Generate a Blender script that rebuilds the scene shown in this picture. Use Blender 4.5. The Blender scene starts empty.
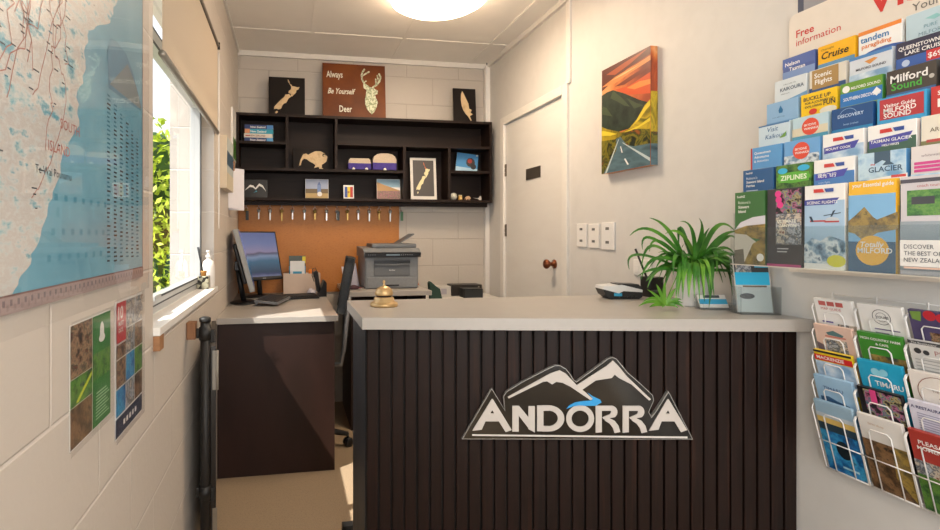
import bpy, bmesh, math, random
from mathutils import Matrix, Vector, geometry
random.seed(7)
PI = math.pi
SC = bpy.context.scene
C = SC.collection

# ------------------------------------------------------------------ camera
F, CX, CY, H = 512.0, 376.0, 235.0, 1.21       # focal length in pixels, principal point, eye height
SN, CS = 0.1676, 0.9858                         # yaw to the right of the room's long axis
cam_d = bpy.data.cameras.new('camera'); cam = bpy.data.objects.new('camera', cam_d); C.objects.link(cam)
cam.location = (0, 0, H)
cam.rotation_euler = (PI/2, 0, -math.atan2(SN, CS))
cam_d.sensor_fit = 'HORIZONTAL'; cam_d.sensor_width = 36.0
cam_d.lens = F/940*36
cam_d.shift_x = (470-CX)/940; cam_d.shift_y = -(265-CY)/940
cam_d.clip_start = 0.02
SC.camera = cam

# ------------------------------------------------------------------ exposure, sky, sun
SC.view_settings.view_transform = 'Standard'; SC.view_settings.look = 'None'
SC.view_settings.gamma = 1.0; SC.view_settings.exposure = 0.72
SC.view_settings.use_curve_mapping = False
w = bpy.data.worlds.new('sky'); SC.world = w; w.use_nodes = True
nt = w.node_tree; bg = nt.nodes['Background']
gr = nt.nodes.new('ShaderNodeTexGradient'); tc = nt.nodes.new('ShaderNodeTexCoord')
mp = nt.nodes.new('ShaderNodeMapping'); mp.inputs['Rotation'].default_value = (0, PI/2, 0)
rp = nt.nodes.new('ShaderNodeValToRGB')
rp.color_ramp.elements[0].color = (0.93, 0.96, 1, 1); rp.color_ramp.elements[1].color = (0.55, 0.75, 1, 1)
nt.links.new(tc.outputs['Generated'], mp.inputs[0]); nt.links.new(mp.outputs[0], gr.inputs[0])
nt.links.new(gr.outputs[0], rp.inputs[0]); nt.links.new(rp.outputs[0], bg.inputs[0])
bg.inputs[1].default_value = 1.15
def light(name, kind, energy, color, loc, direction=None, size=None, size_y=None, **kw):
    d = bpy.data.lights.new(name, kind); d.energy = energy; d.color = color
    o = bpy.data.objects.new(name, d); C.objects.link(o); o.location = loc
    if direction is not None: o.rotation_euler = Vector(direction).to_track_quat('-Z', 'Y').to_euler()
    if kind == 'AREA':
        d.size = size
        if size_y: d.shape = 'RECTANGLE'; d.size_y = size_y
    if kind == 'SUN': d.angle = size
    if kind == 'POINT': d.shadow_soft_size = size
    for k, v in kw.items(): setattr(d, k, v)
    return o
light('sun', 'SUN', 5.5, (1, 0.95, 0.86), (-4, -4, 8), (0.62, 0.42, -1), 0.009)
light('side_fill_light', 'AREA', 16, (0.93, 0.97, 1), (-0.52, -0.80, 1.55), (1, 0.1, -0.05), 0.85, 1.05)  # fill light added outside the assumed side window
# fill light added at the assumed entrance behind the viewer, then the ceiling lamp
light('entrance_fill_light', 'AREA', 17, (1.0, 0.98, 0.96), (0.75, -1.45, 1.3), (0, 1, 0.02), 1.2, 1.9)
light('ceiling_lamp_light', 'AREA', 6, (1, 0.84, 0.66), (0.772, 2.59, 2.402), (0, 0, -1), 0.42)
light('rear_fill_light', 'POINT', 12, (1, 0.86, 0.72), (0.12, -0.35, 2.22), None, 0.12)  # warm fill added behind the viewer, without any fixture

# ------------------------------------------------------------------ rays: where a sight line meets a real surface
FW = Vector((SN, CS, 0)); RT = Vector((CS, -SN, 0)); UP = Vector((0, 0, 1)); EYE = Vector((0, 0, H))
def ray(px, py): return FW + RT*((px-CX)/F) + UP*((CY-py)/F)
def onX(px, py, X): d = ray(px, py); return EYE + d*(X/d.x)
def onY(px, py, Y): d = ray(px, py); return EYE + d*(Y/d.y)
def onZ(px, py, Z): d = ray(px, py); return EYE + d*((Z-H)/d.z)

# ------------------------------------------------------------------ materials
def lin(h):
    h = h.lstrip('#'); r = [int(h[i:i+2], 16)/255 for i in (0, 2, 4)]
    return tuple((c/12.92 if c <= .04045 else ((c+.055)/1.055)**2.4) for c in r)
_M = {}
def new_mat(name):
    m = bpy.data.materials.new(name); m.use_nodes = True
    return m, m.node_tree, m.node_tree.nodes['Principled BSDF']
def col(h, rough=0.55, metal=0.0, spec=None, coat=0.0):
    """a plain coloured surface with a faint procedural unevenness"""
    k = (h, rough, metal, spec, coat)
    if k in _M: return _M[k]
    m, t, b = new_mat('finish_'+h.lstrip('#'))
    c = lin(h)
    tx = t.nodes.new('ShaderNodeTexCoord'); no = t.nodes.new('ShaderNodeTexNoise'); no.inputs['Scale'].default_value = 35
    mx = t.nodes.new('ShaderNodeMix'); mx.data_type = 'RGBA'
    mx.inputs[6].default_value = tuple(x*.95 for x in c)+(1,); mx.inputs[7].default_value = tuple(min(1, x*1.04) for x in c)+(1,)
    t.links.new(tx.outputs['Object'], no.inputs['Vector']); t.links.new(no.outputs['Fac'], mx.inputs[0])
    t.links.new(mx.outputs[2], b.inputs['Base Color'])
    b.inputs['Roughness'].default_value = rough; b.inputs['Metallic'].default_value = metal
    if spec is not None: b.inputs['Specular IOR Level'].default_value = spec
    if coat: b.inputs['Coat Weight'].default_value = coat; b.inputs['Coat Roughness'].default_value = .08
    _M[k] = m; return m
def ramp_mat(name, stops, scale=(6, 6, 6), rough=.6, detail=4, kind='noise', bump=0.0, dist=0.0, spec=None, contrast=(.3, .7), coat=0, metal=0):
    """noise run through a colour ramp: timber, photographs, foliage, stone"""
    if name in _M: return _M[name]
    m, t, b = new_mat(name)
    tx = t.nodes.new('ShaderNodeTexCoord'); mp = t.nodes.new('ShaderNodeMapping'); mp.inputs['Scale'].default_value = scale
    if kind == 'wave':
        no = t.nodes.new('ShaderNodeTexWave'); no.inputs['Scale'].default_value = 1; no.inputs['Distortion'].default_value = dist; out = no.outputs['Fac']
    elif kind == 'voronoi':
        no = t.nodes.new('ShaderNodeTexVoronoi'); no.inputs['Scale'].default_value = 1; out = no.outputs['Color']
    else:
        no = t.nodes.new('ShaderNodeTexNoise'); no.inputs['Scale'].default_value = 1; no.inputs['Detail'].default_value = detail
        no.inputs['Distortion'].default_value = dist; out = no.outputs['Fac']
        if detail >= 8: no.inputs['Roughness'].default_value = .68
    cr = t.nodes.new('ShaderNodeValToRGB'); e = cr.color_ramp.elements
    n = len(stops)
    while len(e) < n: e.new(.5)
    for i, s in enumerate(stops):
        e[i].position = contrast[0]+(contrast[1]-contrast[0])*i/max(1, n-1); e[i].color = lin(s)+(1,)
    t.links.new(tx.outputs['Object'], mp.inputs[0]); t.links.new(mp.outputs[0], no.inputs['Vector'])
    t.links.new(out, cr.inputs[0]); t.links.new(cr.outputs[0], b.inputs['Base Color'])
    b.inputs['Roughness'].default_value = rough; b.inputs['Metallic'].default_value = metal
    if spec is not None: b.inputs['Specular IOR Level'].default_value = spec
    if coat: b.inputs['Coat Weight'].default_value = coat; b.inputs['Coat Roughness'].default_value = .05
    if bump:
        bp = t.nodes.new('ShaderNodeBump'); bp.inputs['Strength'].default_value = bump; bp.inputs['Distance'].default_value = .002
        t.links.new(out, bp.inputs['Height']); t.links.new(bp.outputs[0], b.inputs['Normal'])
    _M[name] = m; return m
def block_mat(name, base, mortar, axis, off, zoff):
    """painted concrete blocks, 400 x 200 mm, in object (room) coordinates"""
    m, t, b = new_mat(name)
    tx = t.nodes.new('ShaderNodeTexCoord'); sp = t.nodes.new('ShaderNodeSeparateXYZ'); cb = t.nodes.new('ShaderNodeCombineXYZ')
    t.links.new(tx.outputs['Object'], sp.inputs[0])
    for i, (o, k) in enumerate(((axis, off), ('Z', zoff))):
        a = t.nodes.new('ShaderNodeMath'); a.operation = 'SUBTRACT'; a.inputs[1].default_value = k
        t.links.new(sp.outputs[o], a.inputs[0]); t.links.new(a.outputs[0], cb.inputs[i])
    br = t.nodes.new('ShaderNodeTexBrick'); br.offset = .5; br.offset_frequency = 2
    br.inputs['Scale'].default_value = 1; br.inputs['Brick Width'].default_value = .4; br.inputs['Row Height'].default_value = .2
    br.inputs['Mortar Size'].default_value = .0045; br.inputs['Mortar Smooth'].default_value = .6
    br.inputs['Color1'].default_value = lin(base)+(1,); br.inputs['Color2'].default_value = lin(base)+(1,); br.inputs['Mortar'].default_value = lin(mortar)+(1,)
    no = t.nodes.new('ShaderNodeTexNoise'); no.inputs['Scale'].default_value = 60
    t.links.new(tx.outputs['Object'], no.inputs['Vector'])
    t.links.new(cb.outputs[0], br.inputs['Vector']); t.links.new(br.outputs['Color'], b.inputs['Base Color'])
    ad = t.nodes.new('ShaderNodeMath'); ad.operation = 'MULTIPLY_ADD'; ad.inputs[1].default_value = -1.0
    ml = t.nodes.new('ShaderNodeMath'); ml.operation = 'MULTIPLY'; ml.inputs[1].default_value = .35
    t.links.new(no.outputs['Fac'], ml.inputs[0]); t.links.new(br.outputs['Fac'], ad.inputs[0]); t.links.new(ml.outputs[0], ad.inputs[2])
    bp = t.nodes.new('ShaderNodeBump'); bp.inputs['Strength'].default_value = .55; bp.inputs['Distance'].default_value = .004
    t.links.new(ad.outputs[0], bp.inputs['Height']); t.links.new(bp.outputs[0], b.inputs['Normal'])
    b.inputs['Roughness'].default_value = .5
    return m
def clear_mat(name, tint='ffffff', gloss=.10, rough=.02, fog=0.0):
    """clear acrylic, laminate or pane: mostly see-through with a fresnel reflection"""
    if name in _M: return _M[name]
    m = bpy.data.materials.new(name); m.use_nodes = True; t = m.node_tree; t.nodes.clear()
    out = t.nodes.new('ShaderNodeOutputMaterial'); tr = t.nodes.new('ShaderNodeBsdfTransparent'); gl = t.nodes.new('ShaderNodeBsdfGlossy')
    fr = t.nodes.new('ShaderNodeFresnel'); fr.inputs[0].default_value = 1.35
    tr.inputs[0].default_value = lin(tint)+(1,); gl.inputs['Roughness'].default_value = rough
    ge = t.nodes.new('ShaderNodeNewGeometry'); iv = t.nodes.new('ShaderNodeMath'); iv.operation = 'SUBTRACT'; iv.inputs[0].default_value = 1.0
    ml = t.nodes.new('ShaderNodeMath'); ml.operation = 'MULTIPLY'
    t.links.new(ge.outputs['Backfacing'], iv.inputs[1]); t.links.new(iv.outputs[0], ml.inputs[0]); t.links.new(fr.outputs[0], ml.inputs[1])
    mx = t.nodes.new('ShaderNodeMixShader'); t.links.new(ml.outputs[0], mx.inputs[0]); t.links.new(tr.outputs[0], mx.inputs[1]); t.links.new(gl.outputs[0], mx.inputs[2])
    last = mx
    if fog:
        df = t.nodes.new('ShaderNodeBsdfDiffuse'); df.inputs[0].default_value = (.85, .87, .88, 1)
        m2 = t.nodes.new('ShaderNodeMixShader'); m2.inputs[0].default_value = fog
        t.links.new(mx.outputs[0], m2.inputs[1]); t.links.new(df.outputs[0], m2.inputs[2]); last = m2
    t.links.new(last.outputs[0], out.inputs[0])
    _M[name] = m; return m
def glow_mat(name, h, e, rough=.3, base=None):
    if name in _M: return _M[name]
    m, t, b = new_mat(name); b.inputs['Base Color'].default_value = lin(base or h)+(1,)
    b.inputs['Emission Color'].default_value = lin(h)+(1,); b.inputs['Emission Strength'].default_value = e
    b.inputs['Roughness'].default_value = rough
    _M[name] = m; return m

# ------------------------------------------------------------------ mesh builder
def frame(o, u, v, n):
    u, v, n = Vector(u), Vector(v), Vector(n)
    return Matrix(((u.x, v.x, n.x, o[0]), (u.y, v.y, n.y, o[1]), (u.z, v.z, n.z, o[2]), (0, 0, 0, 1)))
def fR(o): return frame(o, (0, -1, 0), (0, 0, 1), (-1, 0, 0))     # on the right wall, facing the room
def fL(o): return frame(o, (0, 1, 0), (0, 0, 1), (1, 0, 0))       # on the left wall
def fB(o): return frame(o, (1, 0, 0), (0, 0, 1), (0, -1, 0))      # on the back wall
_txt = {}
def glyphs(s, bold):
    k = (s, bold)
    if k in _txt: return _txt[k]
    cu = bpy.data.curves.new('lettering', 'FONT'); cu.body = s; cu.size = 1; cu.resolution_u = 2
    cu.offset = .018 if bold else 0.0; cu.fill_mode = 'FRONT'
    o = bpy.data.objects.new('lettering', cu); C.objects.link(o)
    bpy.context.view_layer.update()
    dg = bpy.context.evaluated_depsgraph_get(); me = o.evaluated_get(dg).to_mesh()
    vs = [(v.co.x, v.co.y) for v in me.vertices]; fs = [tuple(p.vertices) for p in me.polygons]
    o.evaluated_get(dg).to_mesh_clear()
    bpy.data.objects.remove(o); bpy.data.curves.remove(cu)
    if vs:
        x0 = min(v[0] for v in vs); x1 = max(v[0] for v in vs)
    else: x0 = x1 = 0
    _txt[k] = (vs, fs, x0, x1); return _txt[k]
class MB:
    def __init__(s, T=None): s.v = []; s.f = []; s.mi = []; s.sm = []; s.mats = []; s.T = T or Matrix(); s.k = 0
    def slot(s, m):
        if m not in s.mats: s.mats.append(m)
        return s.mats.index(m)
    def add(s, vs, fs, m, smooth=False):
        b = len(s.v); i = s.slot(m); T = s.T
        s.v += [tuple(T @ Vector(v)) for v in vs]
        for f in fs: s.f.append(tuple(b+j for j in f)); s.mi.append(i); s.sm.append(smooth)
        return s
    def box(s, x0, x1, y0, y1, z0, z1, m, bev=0.0):
        if x0 > x1: x0, x1 = x1, x0
        if y0 > y1: y0, y1 = y1, y0
        if z0 > z1: z0, z1 = z1, z0
        if bev <= 0:
            vs = [(x, y, z) for x in (x0, x1) for y in (y0, y1) for z in (z0, z1)]
            return s.add(vs, [(0, 1, 3, 2), (4, 6, 7, 5), (0, 4, 5, 1), (2, 3, 7, 6), (0, 2, 6, 4), (1, 5, 7, 3)], m)
        bm = bmesh.new(); bmesh.ops.create_cube(bm, size=1)
        for v in bm.verts: v.co = Vector(((x0+x1)/2+v.co.x*(x1-x0), (y0+y1)/2+v.co.y*(y1-y0), (z0+z1)/2+v.co.z*(z1-z0)))
        bev = min(bev, .45*min(x1-x0, y1-y0, z1-z0))
        bmesh.ops.bevel(bm, geom=bm.edges[:], offset=bev, segments=2, profile=.5, affect='EDGES')
        bm.verts.index_update()
        s.add([v.co[:] for v in bm.verts], [tuple(v.index for v in f.verts) for f in bm.faces], m); bm.free(); return s
    def tube(s, pts, r, m, n=8, closed=False, caps=True):
        pts = [Vector(p) for p in pts]; N = len(pts); rs = r if isinstance(r, (list, tuple)) else [r]*N
        vs = []; up = None
        for i, p in enumerate(pts):
            a = pts[(i-1) % N] if (closed or i > 0) else p; b = pts[(i+1) % N] if (closed or i < N-1) else p
            d = (b-a).normalized()
            if up is None:
                up = Vector((0, 0, 1)) if abs(d.z) < .9 else Vector((1, 0, 0))
            sd = d.cross(up)
            if sd.length < 1e-5: sd = d.cross(Vector((.3, 1, .2)))
            sd.normalize(); up = sd.cross(d).normalized()
            for k in range(n):
                t = 2*PI*k/n; vs.append(p + (sd*math.cos(t)+up*math.sin(t))*rs[i])
        fs = []
        for i in range(N if closed else N-1):
            for k in range(n):
                a = i*n+k; b = i*n+(k+1) % n; c = ((i+1) % N)*n+(k+1) % n; d = ((i+1) % N)*n+k
                fs.append((a, b, c, d))
        if caps and not closed: fs += [tuple(range(n-1, -1, -1)), tuple(range((N-1)*n, N*n))]
        return s.add(vs, fs, m, True)
    def lathe(s, prof, m, c=(0, 0, 0), n=24, smooth=True):
        vs = []; fs = []; L = len(prof)
        for r, z in prof:
            for k in range(n): t = 2*PI*k/n; vs.append((c[0]+r*math.cos(t), c[1]+r*math.sin(t), c[2]+z))
        for i in range(L-1):
            for k in range(n): fs.append((i*n+k, i*n+(k+1) % n, (i+1)*n+(k+1) % n, (i+1)*n+k))
        if prof[0][0] > 1e-6: fs.append(tuple(range(n-1, -1, -1)))
        if prof[-1][0] > 1e-6: fs.append(tuple(range((L-1)*n, L*n)))
        return s.add(vs, fs, m, smooth)
    def prism(s, poly, n0, n1, m, side=None):
        """polygon in local x,y pushed along local z from n0 to n1"""
        P = [(float(p[0]), float(p[1])) for p in poly]; N = len(P)
        if sum(P[i][0]*P[(i+1) % N][1]-P[(i+1) % N][0]*P[i][1] for i in range(N)) < 0: P.reverse()
        tri = geometry.tessellate_polygon([[Vector((x, y, 0)) for x, y in P]])
        tr = []
        for t in tri:
            a, b, c = (P[i] for i in t)
            tr.append(t if (b[0]-a[0])*(c[1]-a[1])-(b[1]-a[1])*(c[0]-a[0]) > 0 else (t[0], t[2], t[1]))
        s.add([(x, y, n1) for x, y in P], tr, m)
        if n0 is not None:
            s.add([(x, y, n0) for x, y in P], [t[::-1] for t in tr], side or m)
            s.add([(x, y, z) for z in (n0, n1) for x, y in P], [(i, (i+1) % N, N+(i+1) % N, N+i) for i in range(N)], side or m)
        return s
    # flat printing on the local z = 0 face; every layer sits a fraction of a millimetre above the last
    def lay(s):
        if not getattr(s, 'hold', False): s.k += 1
        return .0004 + .00012*s.k
    def ink(s, poly, m): return s.prism(poly, None, s.lay(), m)
    def rect(s, x0, y0, x1, y1, m): return s.ink([(x0, y0), (x1, y0), (x1, y1), (x0, y1)], m)
    def disc(s, x, y, r, m, ry=None, n=20):
        ry = ry or r; return s.ink([(x+r*math.cos(2*PI*i/n), y+ry*math.sin(2*PI*i/n)) for i in range(n)], m)
    def ring(s, x, y, r, t, m, ry=None, n=24):
        ry = ry or r; z = s.lay(); vs = []
        for q in (0, t):
            vs += [(x+(r-q)*math.cos(2*PI*i/n), y+(ry-q)*math.sin(2*PI*i/n), z) for i in range(n)]
        return s.add(vs, [(i, (i+1) % n, n+(i+1) % n, n+i) for i in range(n)], m)
    def line(s, x0, y0, x1, y1, wd, m):
        d = Vector((x1-x0, y1-y0)); 
        if d.length < 1e-9: return s
        p = Vector((-d.y, d.x)).normalized()*wd/2
        return s.ink([(x0-p.x, y0-p.y), (x1-p.x, y1-p.y), (x1+p.x, y1+p.y), (x0+p.x, y0+p.y)], m)
    def text(s, t, x, y, h, m, bold=False, maxw=None, align='l', shear=0.0, thick=0, wd=1.0):
        """x, y is the left (or centre, right) end of the baseline, h the capital height"""
        vs, fs, x0, x1 = glyphs(t, bold)
        if not vs: return s
        k = h/.70; kx = k*wd
        if maxw and (x1-x0)*kx > maxw: kx = maxw/(x1-x0)
        W_ = (x1-x0)*kx; ox = {'l': 0, 'c': -W_/2, 'r': -W_}[align]
        z = s.lay()
        return s.add([(x+ox+(a-x0)*kx+b*k*shear, y+b*k, z) for a, b in vs], fs, m)
    def build(s, name, parent=None, M=None, W=None):
        """M: the object's own placement (geometry is local); W: geometry is in room space, shift it into this local space"""
        vs = s.v
        if W is not None:
            Wi = W.inverted(); vs = [tuple(Wi @ Vector(v)) for v in vs]
        me = bpy.data.meshes.new(name); me.from_pydata(vs, [], s.f)
        for m in s.mats: me.materials.append(m)
        me.polygons.foreach_set('material_index', s.mi); me.polygons.foreach_set('use_smooth', s.sm)
        me.update()
        o = bpy.data.objects.new(name, me); C.objects.link(o)
        if parent is not None: o.parent = parent
        if M is not None: o.matrix_local = M
        return o
def tag(o, label=None, cat=None, group=None, kind=None):
    if label: o['label'] = label
    if cat: o['category'] = cat
    if group: o['group'] = group
    if kind: o['kind'] = kind
    return o
def thing(name, label, cat, M=None, group=None):
    o = bpy.data.objects.new(name, None); C.objects.link(o); o.empty_display_size = .05
    o.matrix_world = M if M is not None else Matrix(); o['T'] = 1; del o['T']
    return tag(o, label, cat, group)
def at(x, y, z, rz=0): return Matrix.Translation((x, y, z)) @ Matrix.Rotation(rz, 4, 'Z')
def solo(name, label, cat, mb, W, group=None):
    """a thing that is one mesh; its geometry was given in room space, W is its base"""
    o = mb.build(name, None, W, W); return tag(o, label, cat, group)
def struct(name, mb, parent=None):
    o = mb.build(name, parent)
    if parent is None: o['kind'] = 'structure'
    return o
def copy_tree(o, parent=None):
    c = o.copy(); C.objects.link(c)
    if parent is not None: c.parent = parent
    for ch in [x for x in C.objects if x.parent == o]: copy_tree(ch, c)
    return c
# ------------------------------------------------------------------ the room
XL, XR, YB, YF, ZC = -0.353, 1.497, 3.71, -1.60, 2.505
plaster = ramp_mat('painted_plaster', ['cdcac5', 'd1cec9', 'cecbc6'], (9, 9, 9), .55, bump=.06)
ceil_m = ramp_mat('painted_ceiling_board', ['ece7df', 'f0ebe3'], (6, 6, 6), .7, bump=.04)
white = col('dedad3', .4); white2 = col('e6e3de', .35)
blk_l = block_mat('painted_blocks_left', 'c6bdb3', 'd3cbc2', 'Y', .239, .12)
blk_b = block_mat('painted_blocks_back', 'bdb5ab', 'b2a99f', 'X', .06, .18)
carpet = ramp_mat('sand_carpet', ['86735d', '9a866d', '907c65'], (180, 180, 180), .95, bump=.5, detail=2)
b = MB(); b.box(XL-.2, XR+.12, YF-.12, YB+.15, -.08, 0, carpet); struct('floor', b)
b = MB(); b.box(XL-.2, XR+.12, YF-.12, YB+.15, ZC, ZC+.08, ceil_m); struct('ceiling', b)
WY0, WY1, WZ0, WZ1 = 1.427, 2.54, .965, 2.12
VY0, VY1 = -1.25, -.35                          # an unseen window added behind the viewer to let light in
b = MB()
b.box(XL-.2, XL, YF, YB, 0, WZ0-.02, blk_l); b.box(XL-.2, XL, YF, YB, WZ1, ZC, blk_l)
b.box(XL-.2, XL, YF, VY0, WZ0-.02, WZ1, blk_l); b.box(XL-.2, XL, VY1, WY0, WZ0-.02, WZ1, blk_l); b.box(XL-.2, XL, WY1, YB, WZ0-.02, WZ1, blk_l)
struct('wall_left', b)
b = MB(); b.box(XL-.2, XR+.12, YB, YB+.15, 0, ZC, blk_b); struct('wall_back', b)
DY0, DY1, DZ = 2.614, 3.387, 1.98
b = MB()
b.box(XR, XR+.12, YF, DY0-.01, 0, ZC, plaster); b.box(XR, XR+.12, DY1+.01, YB, 0, ZC, plaster); b.box(XR, XR+.12, DY0-.01, DY1+.01, DZ+.01, ZC, plaster)
struct('wall_right', b)
b = MB()
b.box(XL-.2, .12, YF-.12, YF, 0, ZC, plaster); b.box(1.38, XR+.12, YF-.12, YF, 0, ZC, plaster); b.box(.12, 1.38, YF-.12, YF, 2.28, ZC, plaster)
struct('wall_front', b)
# assumed glazed entrance, added out of view as a source for daylight
b = MB(); fd = col('e4e2de', .4)
for x0, x1 in ((.12, .19), (1.31, 1.38), (.73, .78)): b.box(x0, x1, YF-.09, YF-.04, 0, 2.28, fd)
b.box(.12, 1.38, YF-.09, YF-.04, 2.22, 2.28, fd); b.box(.12, 1.38, YF-.09, YF-.04, 0, .09, fd)
d2 = struct('added_entrance', b)
b = MB(); b.box(.19, .73, YF-.068, YF-.062, .09, 2.22, clear_mat('window_glass')); b.box(.78, 1.31, YF-.068, YF-.062, .09, 2.22, clear_mat('window_glass')); b.build('glass', d2)
# cornices and trims
b = MB(); b.box(XL, XR, YB-.022, YB, ZC-.035, ZC, white); struct('trim_1', b)
b = MB(); b.box(XR-.022, XR, YF, YB-.022, ZC-.03, ZC, white); struct('trim_2', b)
b = MB(); b.box(XL, XL+.012, YF, YB-.022, ZC-.02, ZC, white); struct('trim_3', b)
b = MB(); b.box(XR-.012, XR, 2.535, 2.575, 2.03, ZC-.03, white, .002); struct('trim_4', b)
b = MB(); b.box(XR-.035, XR, YB-.035, YB, .0, 1.44, white, .003); struct('trim_5', b)
b = MB(); b.box(XL, XL+.012, 3.2, YB, 0, .09, white); b.box(XL, XL+.012, YF, 1.4, 0, .09, white); struct('baseboard_left', b)
b = MB(); b.box(XR-.012, XR, YF, 1.2, 0, .09, white); struct('baseboard_right', b)
# faint battens over the ceiling board joints
b = MB()
for x in (.15, .75, 1.35): b.box(x-.012, x+.012, YF, YB-.022, ZC-.0035, ZC, ceil_m)
for y in (.9, 2.1, 3.3): b.box(XL+.012, XR-.022, y-.012, y+.012, ZC-.003, ZC, ceil_m)
struct('trim_6', b)

# door on the right wall
dm = ramp_mat('painted_door', ['d8d4ce', 'dcd9d3'], (5, 5, 20), .35, bump=.02)
b = MB(); b.box(XR+.004, XR+.04, DY0, DY1, .008, DZ, dm, .002)
d1 = struct('door_1', b)
b = MB()
for y0, y1 in ((DY0-.055, DY0-.002), (DY1+.002, DY1+.055)): b.box(XR-.016, XR+.005, y0, y1, 0, DZ+.055, white, .003)
b.box(XR-.016, XR+.005, DY0-.002, DY1+.002, DZ+.003, DZ+.055, white, .003); b.build('door_frame', d1)
kp = onX(554, 264, XR)
b = MB(frame((XR+.004, kp.y, kp.z), (0, -1, 0), (0, 0, 1), (-1, 0, 0)))
b.lathe([(.026, 0), (.026, .006), (.012, .008), (.011, .028), (.02, .036), (.027, .046), (.027, .056), (.018, .064), (0, .066)], ramp_mat('aged_copper', ['6a3a22', '8a4f30'], (40, 40, 40), .3, metal=.7)); b.build('door_handle', d1)
for z in (1.62, 1.20, .25):
    b = MB(); b.box(XR-.004, XR+.005, DY1-.012, DY1+.006, z, z+.085, col('6d6357', .35, .7))
    for k in range(3): b.box(XR-.006, XR, DY1-.006, DY1+.002, z+.003+k*.028, z+.025+k*.028, col('6d6357', .35, .7))
    b.build('hinge', d1)
p0 = onX(526, 170, XR); p1 = onX(540, 177, XR)
b = MB(); b.box(XR-.001, XR+.005, p1.y, p0.y, p1.z, p0.z+.004, col('3c352e', .4))
b.build('name_plate', d1)
b = MB(); b.box(XR+.001, XR+.006, DY0-.001, DY0+.004, .98, 1.05, col('5b4632', .35, .7)); b.build('latch_plate', d1)

# window
alu = col('b9bab8', .35, .3); frm = col('b4b6b5', .35)
GX0, GX1 = -.455, -.415
b = MB(); e = .028
b.box(GX0, GX1, WY0, WY1, WZ0, WZ0+e, frm); b.box(GX0, GX1, WY0, WY1, WZ1-e, WZ1, frm)
b.box(GX0, GX1, WY0, WY0+e, WZ0+e, WZ1-e, frm); b.box(GX0, GX1, WY1-e, WY1, WZ0+e, WZ1-e, frm)
w1 = struct('window_1', b)
b = MB(); e2 = e+.022; g0, g1 = GX0+.008, GX1+.008      # sash inside the frame
b.box(g0, g1, WY0+e, WY1-e, WZ0+e, WZ0+e2, alu); b.box(g0, g1, WY0+e, WY1-e, 1.80, 1.80+.04, alu)
b.box(g0, g1, WY0+e, WY0+e2, WZ0+e2, 1.80, alu); b.box(g0, g1, WY1-e2, WY1-e, WZ0+e2, 1.80, alu); b.build('window_sash', w1)
gk = col('3b3d3f', .6)
b = MB()
for a0, a1, c0, c1 in ((WY0+e2, WY1-e2, WZ0+e2-.003, WZ0+e2+.003), (WY0+e2, WY1-e2, 1.797, 1.803), (WY1-e2-.003, WY1-e2+.003, WZ0+e2, 1.80), (WY0+e2-.003, WY0+e2+.003, WZ0+e2, 1.80), (WY0+e, WY1-e, WZ0+e-.002, WZ0+e+.002), (WY1-e-.002, WY1-e+.002, WZ0+e, 1.84), (WY0+e, WY1-e, 1.838, 1.842)): b.box(g1-.002, g1+.0015, a0, a1, c0, c1, gk)
b.build('window_seal', w1)
b = MB(); b.box(-.437, -.432, WY0+e2, WY1-e2, WZ0+e2, 1.80, clear_mat('window_glass')); b.box(-.437, -.432, WY0+e, WY1-e, 1.84, WZ1-e, clear_mat('window_glass')); b.build('glass', w1)
b = MB(); b.box(-.415, XL+.018, WY0-.0, WY1, WZ0-.022, WZ0, white2, .002)
b.build('window_sill', w1)
b = MB(); b.box(XL+.0005, XL+.017, WY0+.0, WY0+.045, WZ0-.062, WZ0-.0225, ramp_mat('bare_timber', ['8f6543', 'a97a52'], (8, 60, 60), .6)); b.build('sill_bracket', w1)
b = MB(); b.box(GX1+.008, GX1+.02, 1.62, 1.70, WZ0+e2-.004, WZ0+e2+.012, alu, .002); b.build('window_latch', w1)

b = MB()  # assumed side window, added out of view as an opening for light
b.box(GX0, GX1, VY0, VY1, WZ0, WZ0+e, frm); b.box(GX0, GX1, VY0, VY1, WZ1-e, WZ1, frm); b.box(GX0, GX1, VY0, VY0+e, WZ0+e, WZ1-e, frm); b.box(GX0, GX1, VY1-e, VY1, WZ0+e, WZ1-e, frm)
w2 = struct('added_window', b)
b = MB(); b.box(-.437, -.432, VY0+e, VY1-e, WZ0+e, WZ1-e, clear_mat('window_glass')); b.build('glass', w2)
b = MB(); b.box(-.415, XL+.018, VY0, VY1, WZ0-.022, WZ0, white2, .002); b.build('window_sill', w2)
# ---- outside the window: ground, hedge
b = MB(); b.box(-9, XL-.2, -3, 12, -.1, -.02, ramp_mat('outside_gravel', ['a8a296', 'c4beb2'], (30, 30, 30), .9)); struct('ground', b)
leafm = ramp_mat('hedge_leaf', ['86a11f', 'b9cc34', 'dde35c'], (14, 14, 14), .5)
b = MB()
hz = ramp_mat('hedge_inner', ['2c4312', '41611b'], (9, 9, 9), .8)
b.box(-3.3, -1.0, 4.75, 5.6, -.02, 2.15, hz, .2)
for i in range(5200):
    x = random.uniform(-3.4, -.88); z = random.uniform(.0, 2.28); y = 4.70+random.uniform(-.14, .10)
    if z > 2.1: y = random.uniform(4.65, 5.6)
    if random.random() < .15: x = random.uniform(-1.02, -.86); y = random.uniform(4.7, 5.6)
    a = Vector((random.gauss(0, 1), random.gauss(0, 1), random.gauss(0, 1))).normalized()*.045
    c_ = a.cross(Vector((random.gauss(0, 1), random.gauss(0, 1), random.gauss(0, 1)))).normalized()*.02
    p = Vector((x, y, z)); b.add([p-a, p+c_, p+a, p-c_], [(0, 1, 2, 3)], leafm)
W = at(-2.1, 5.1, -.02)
solo('hedge', 'tall yellow-green leafy hedge outside seen through the window glass', 'hedge', b, W)

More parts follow.
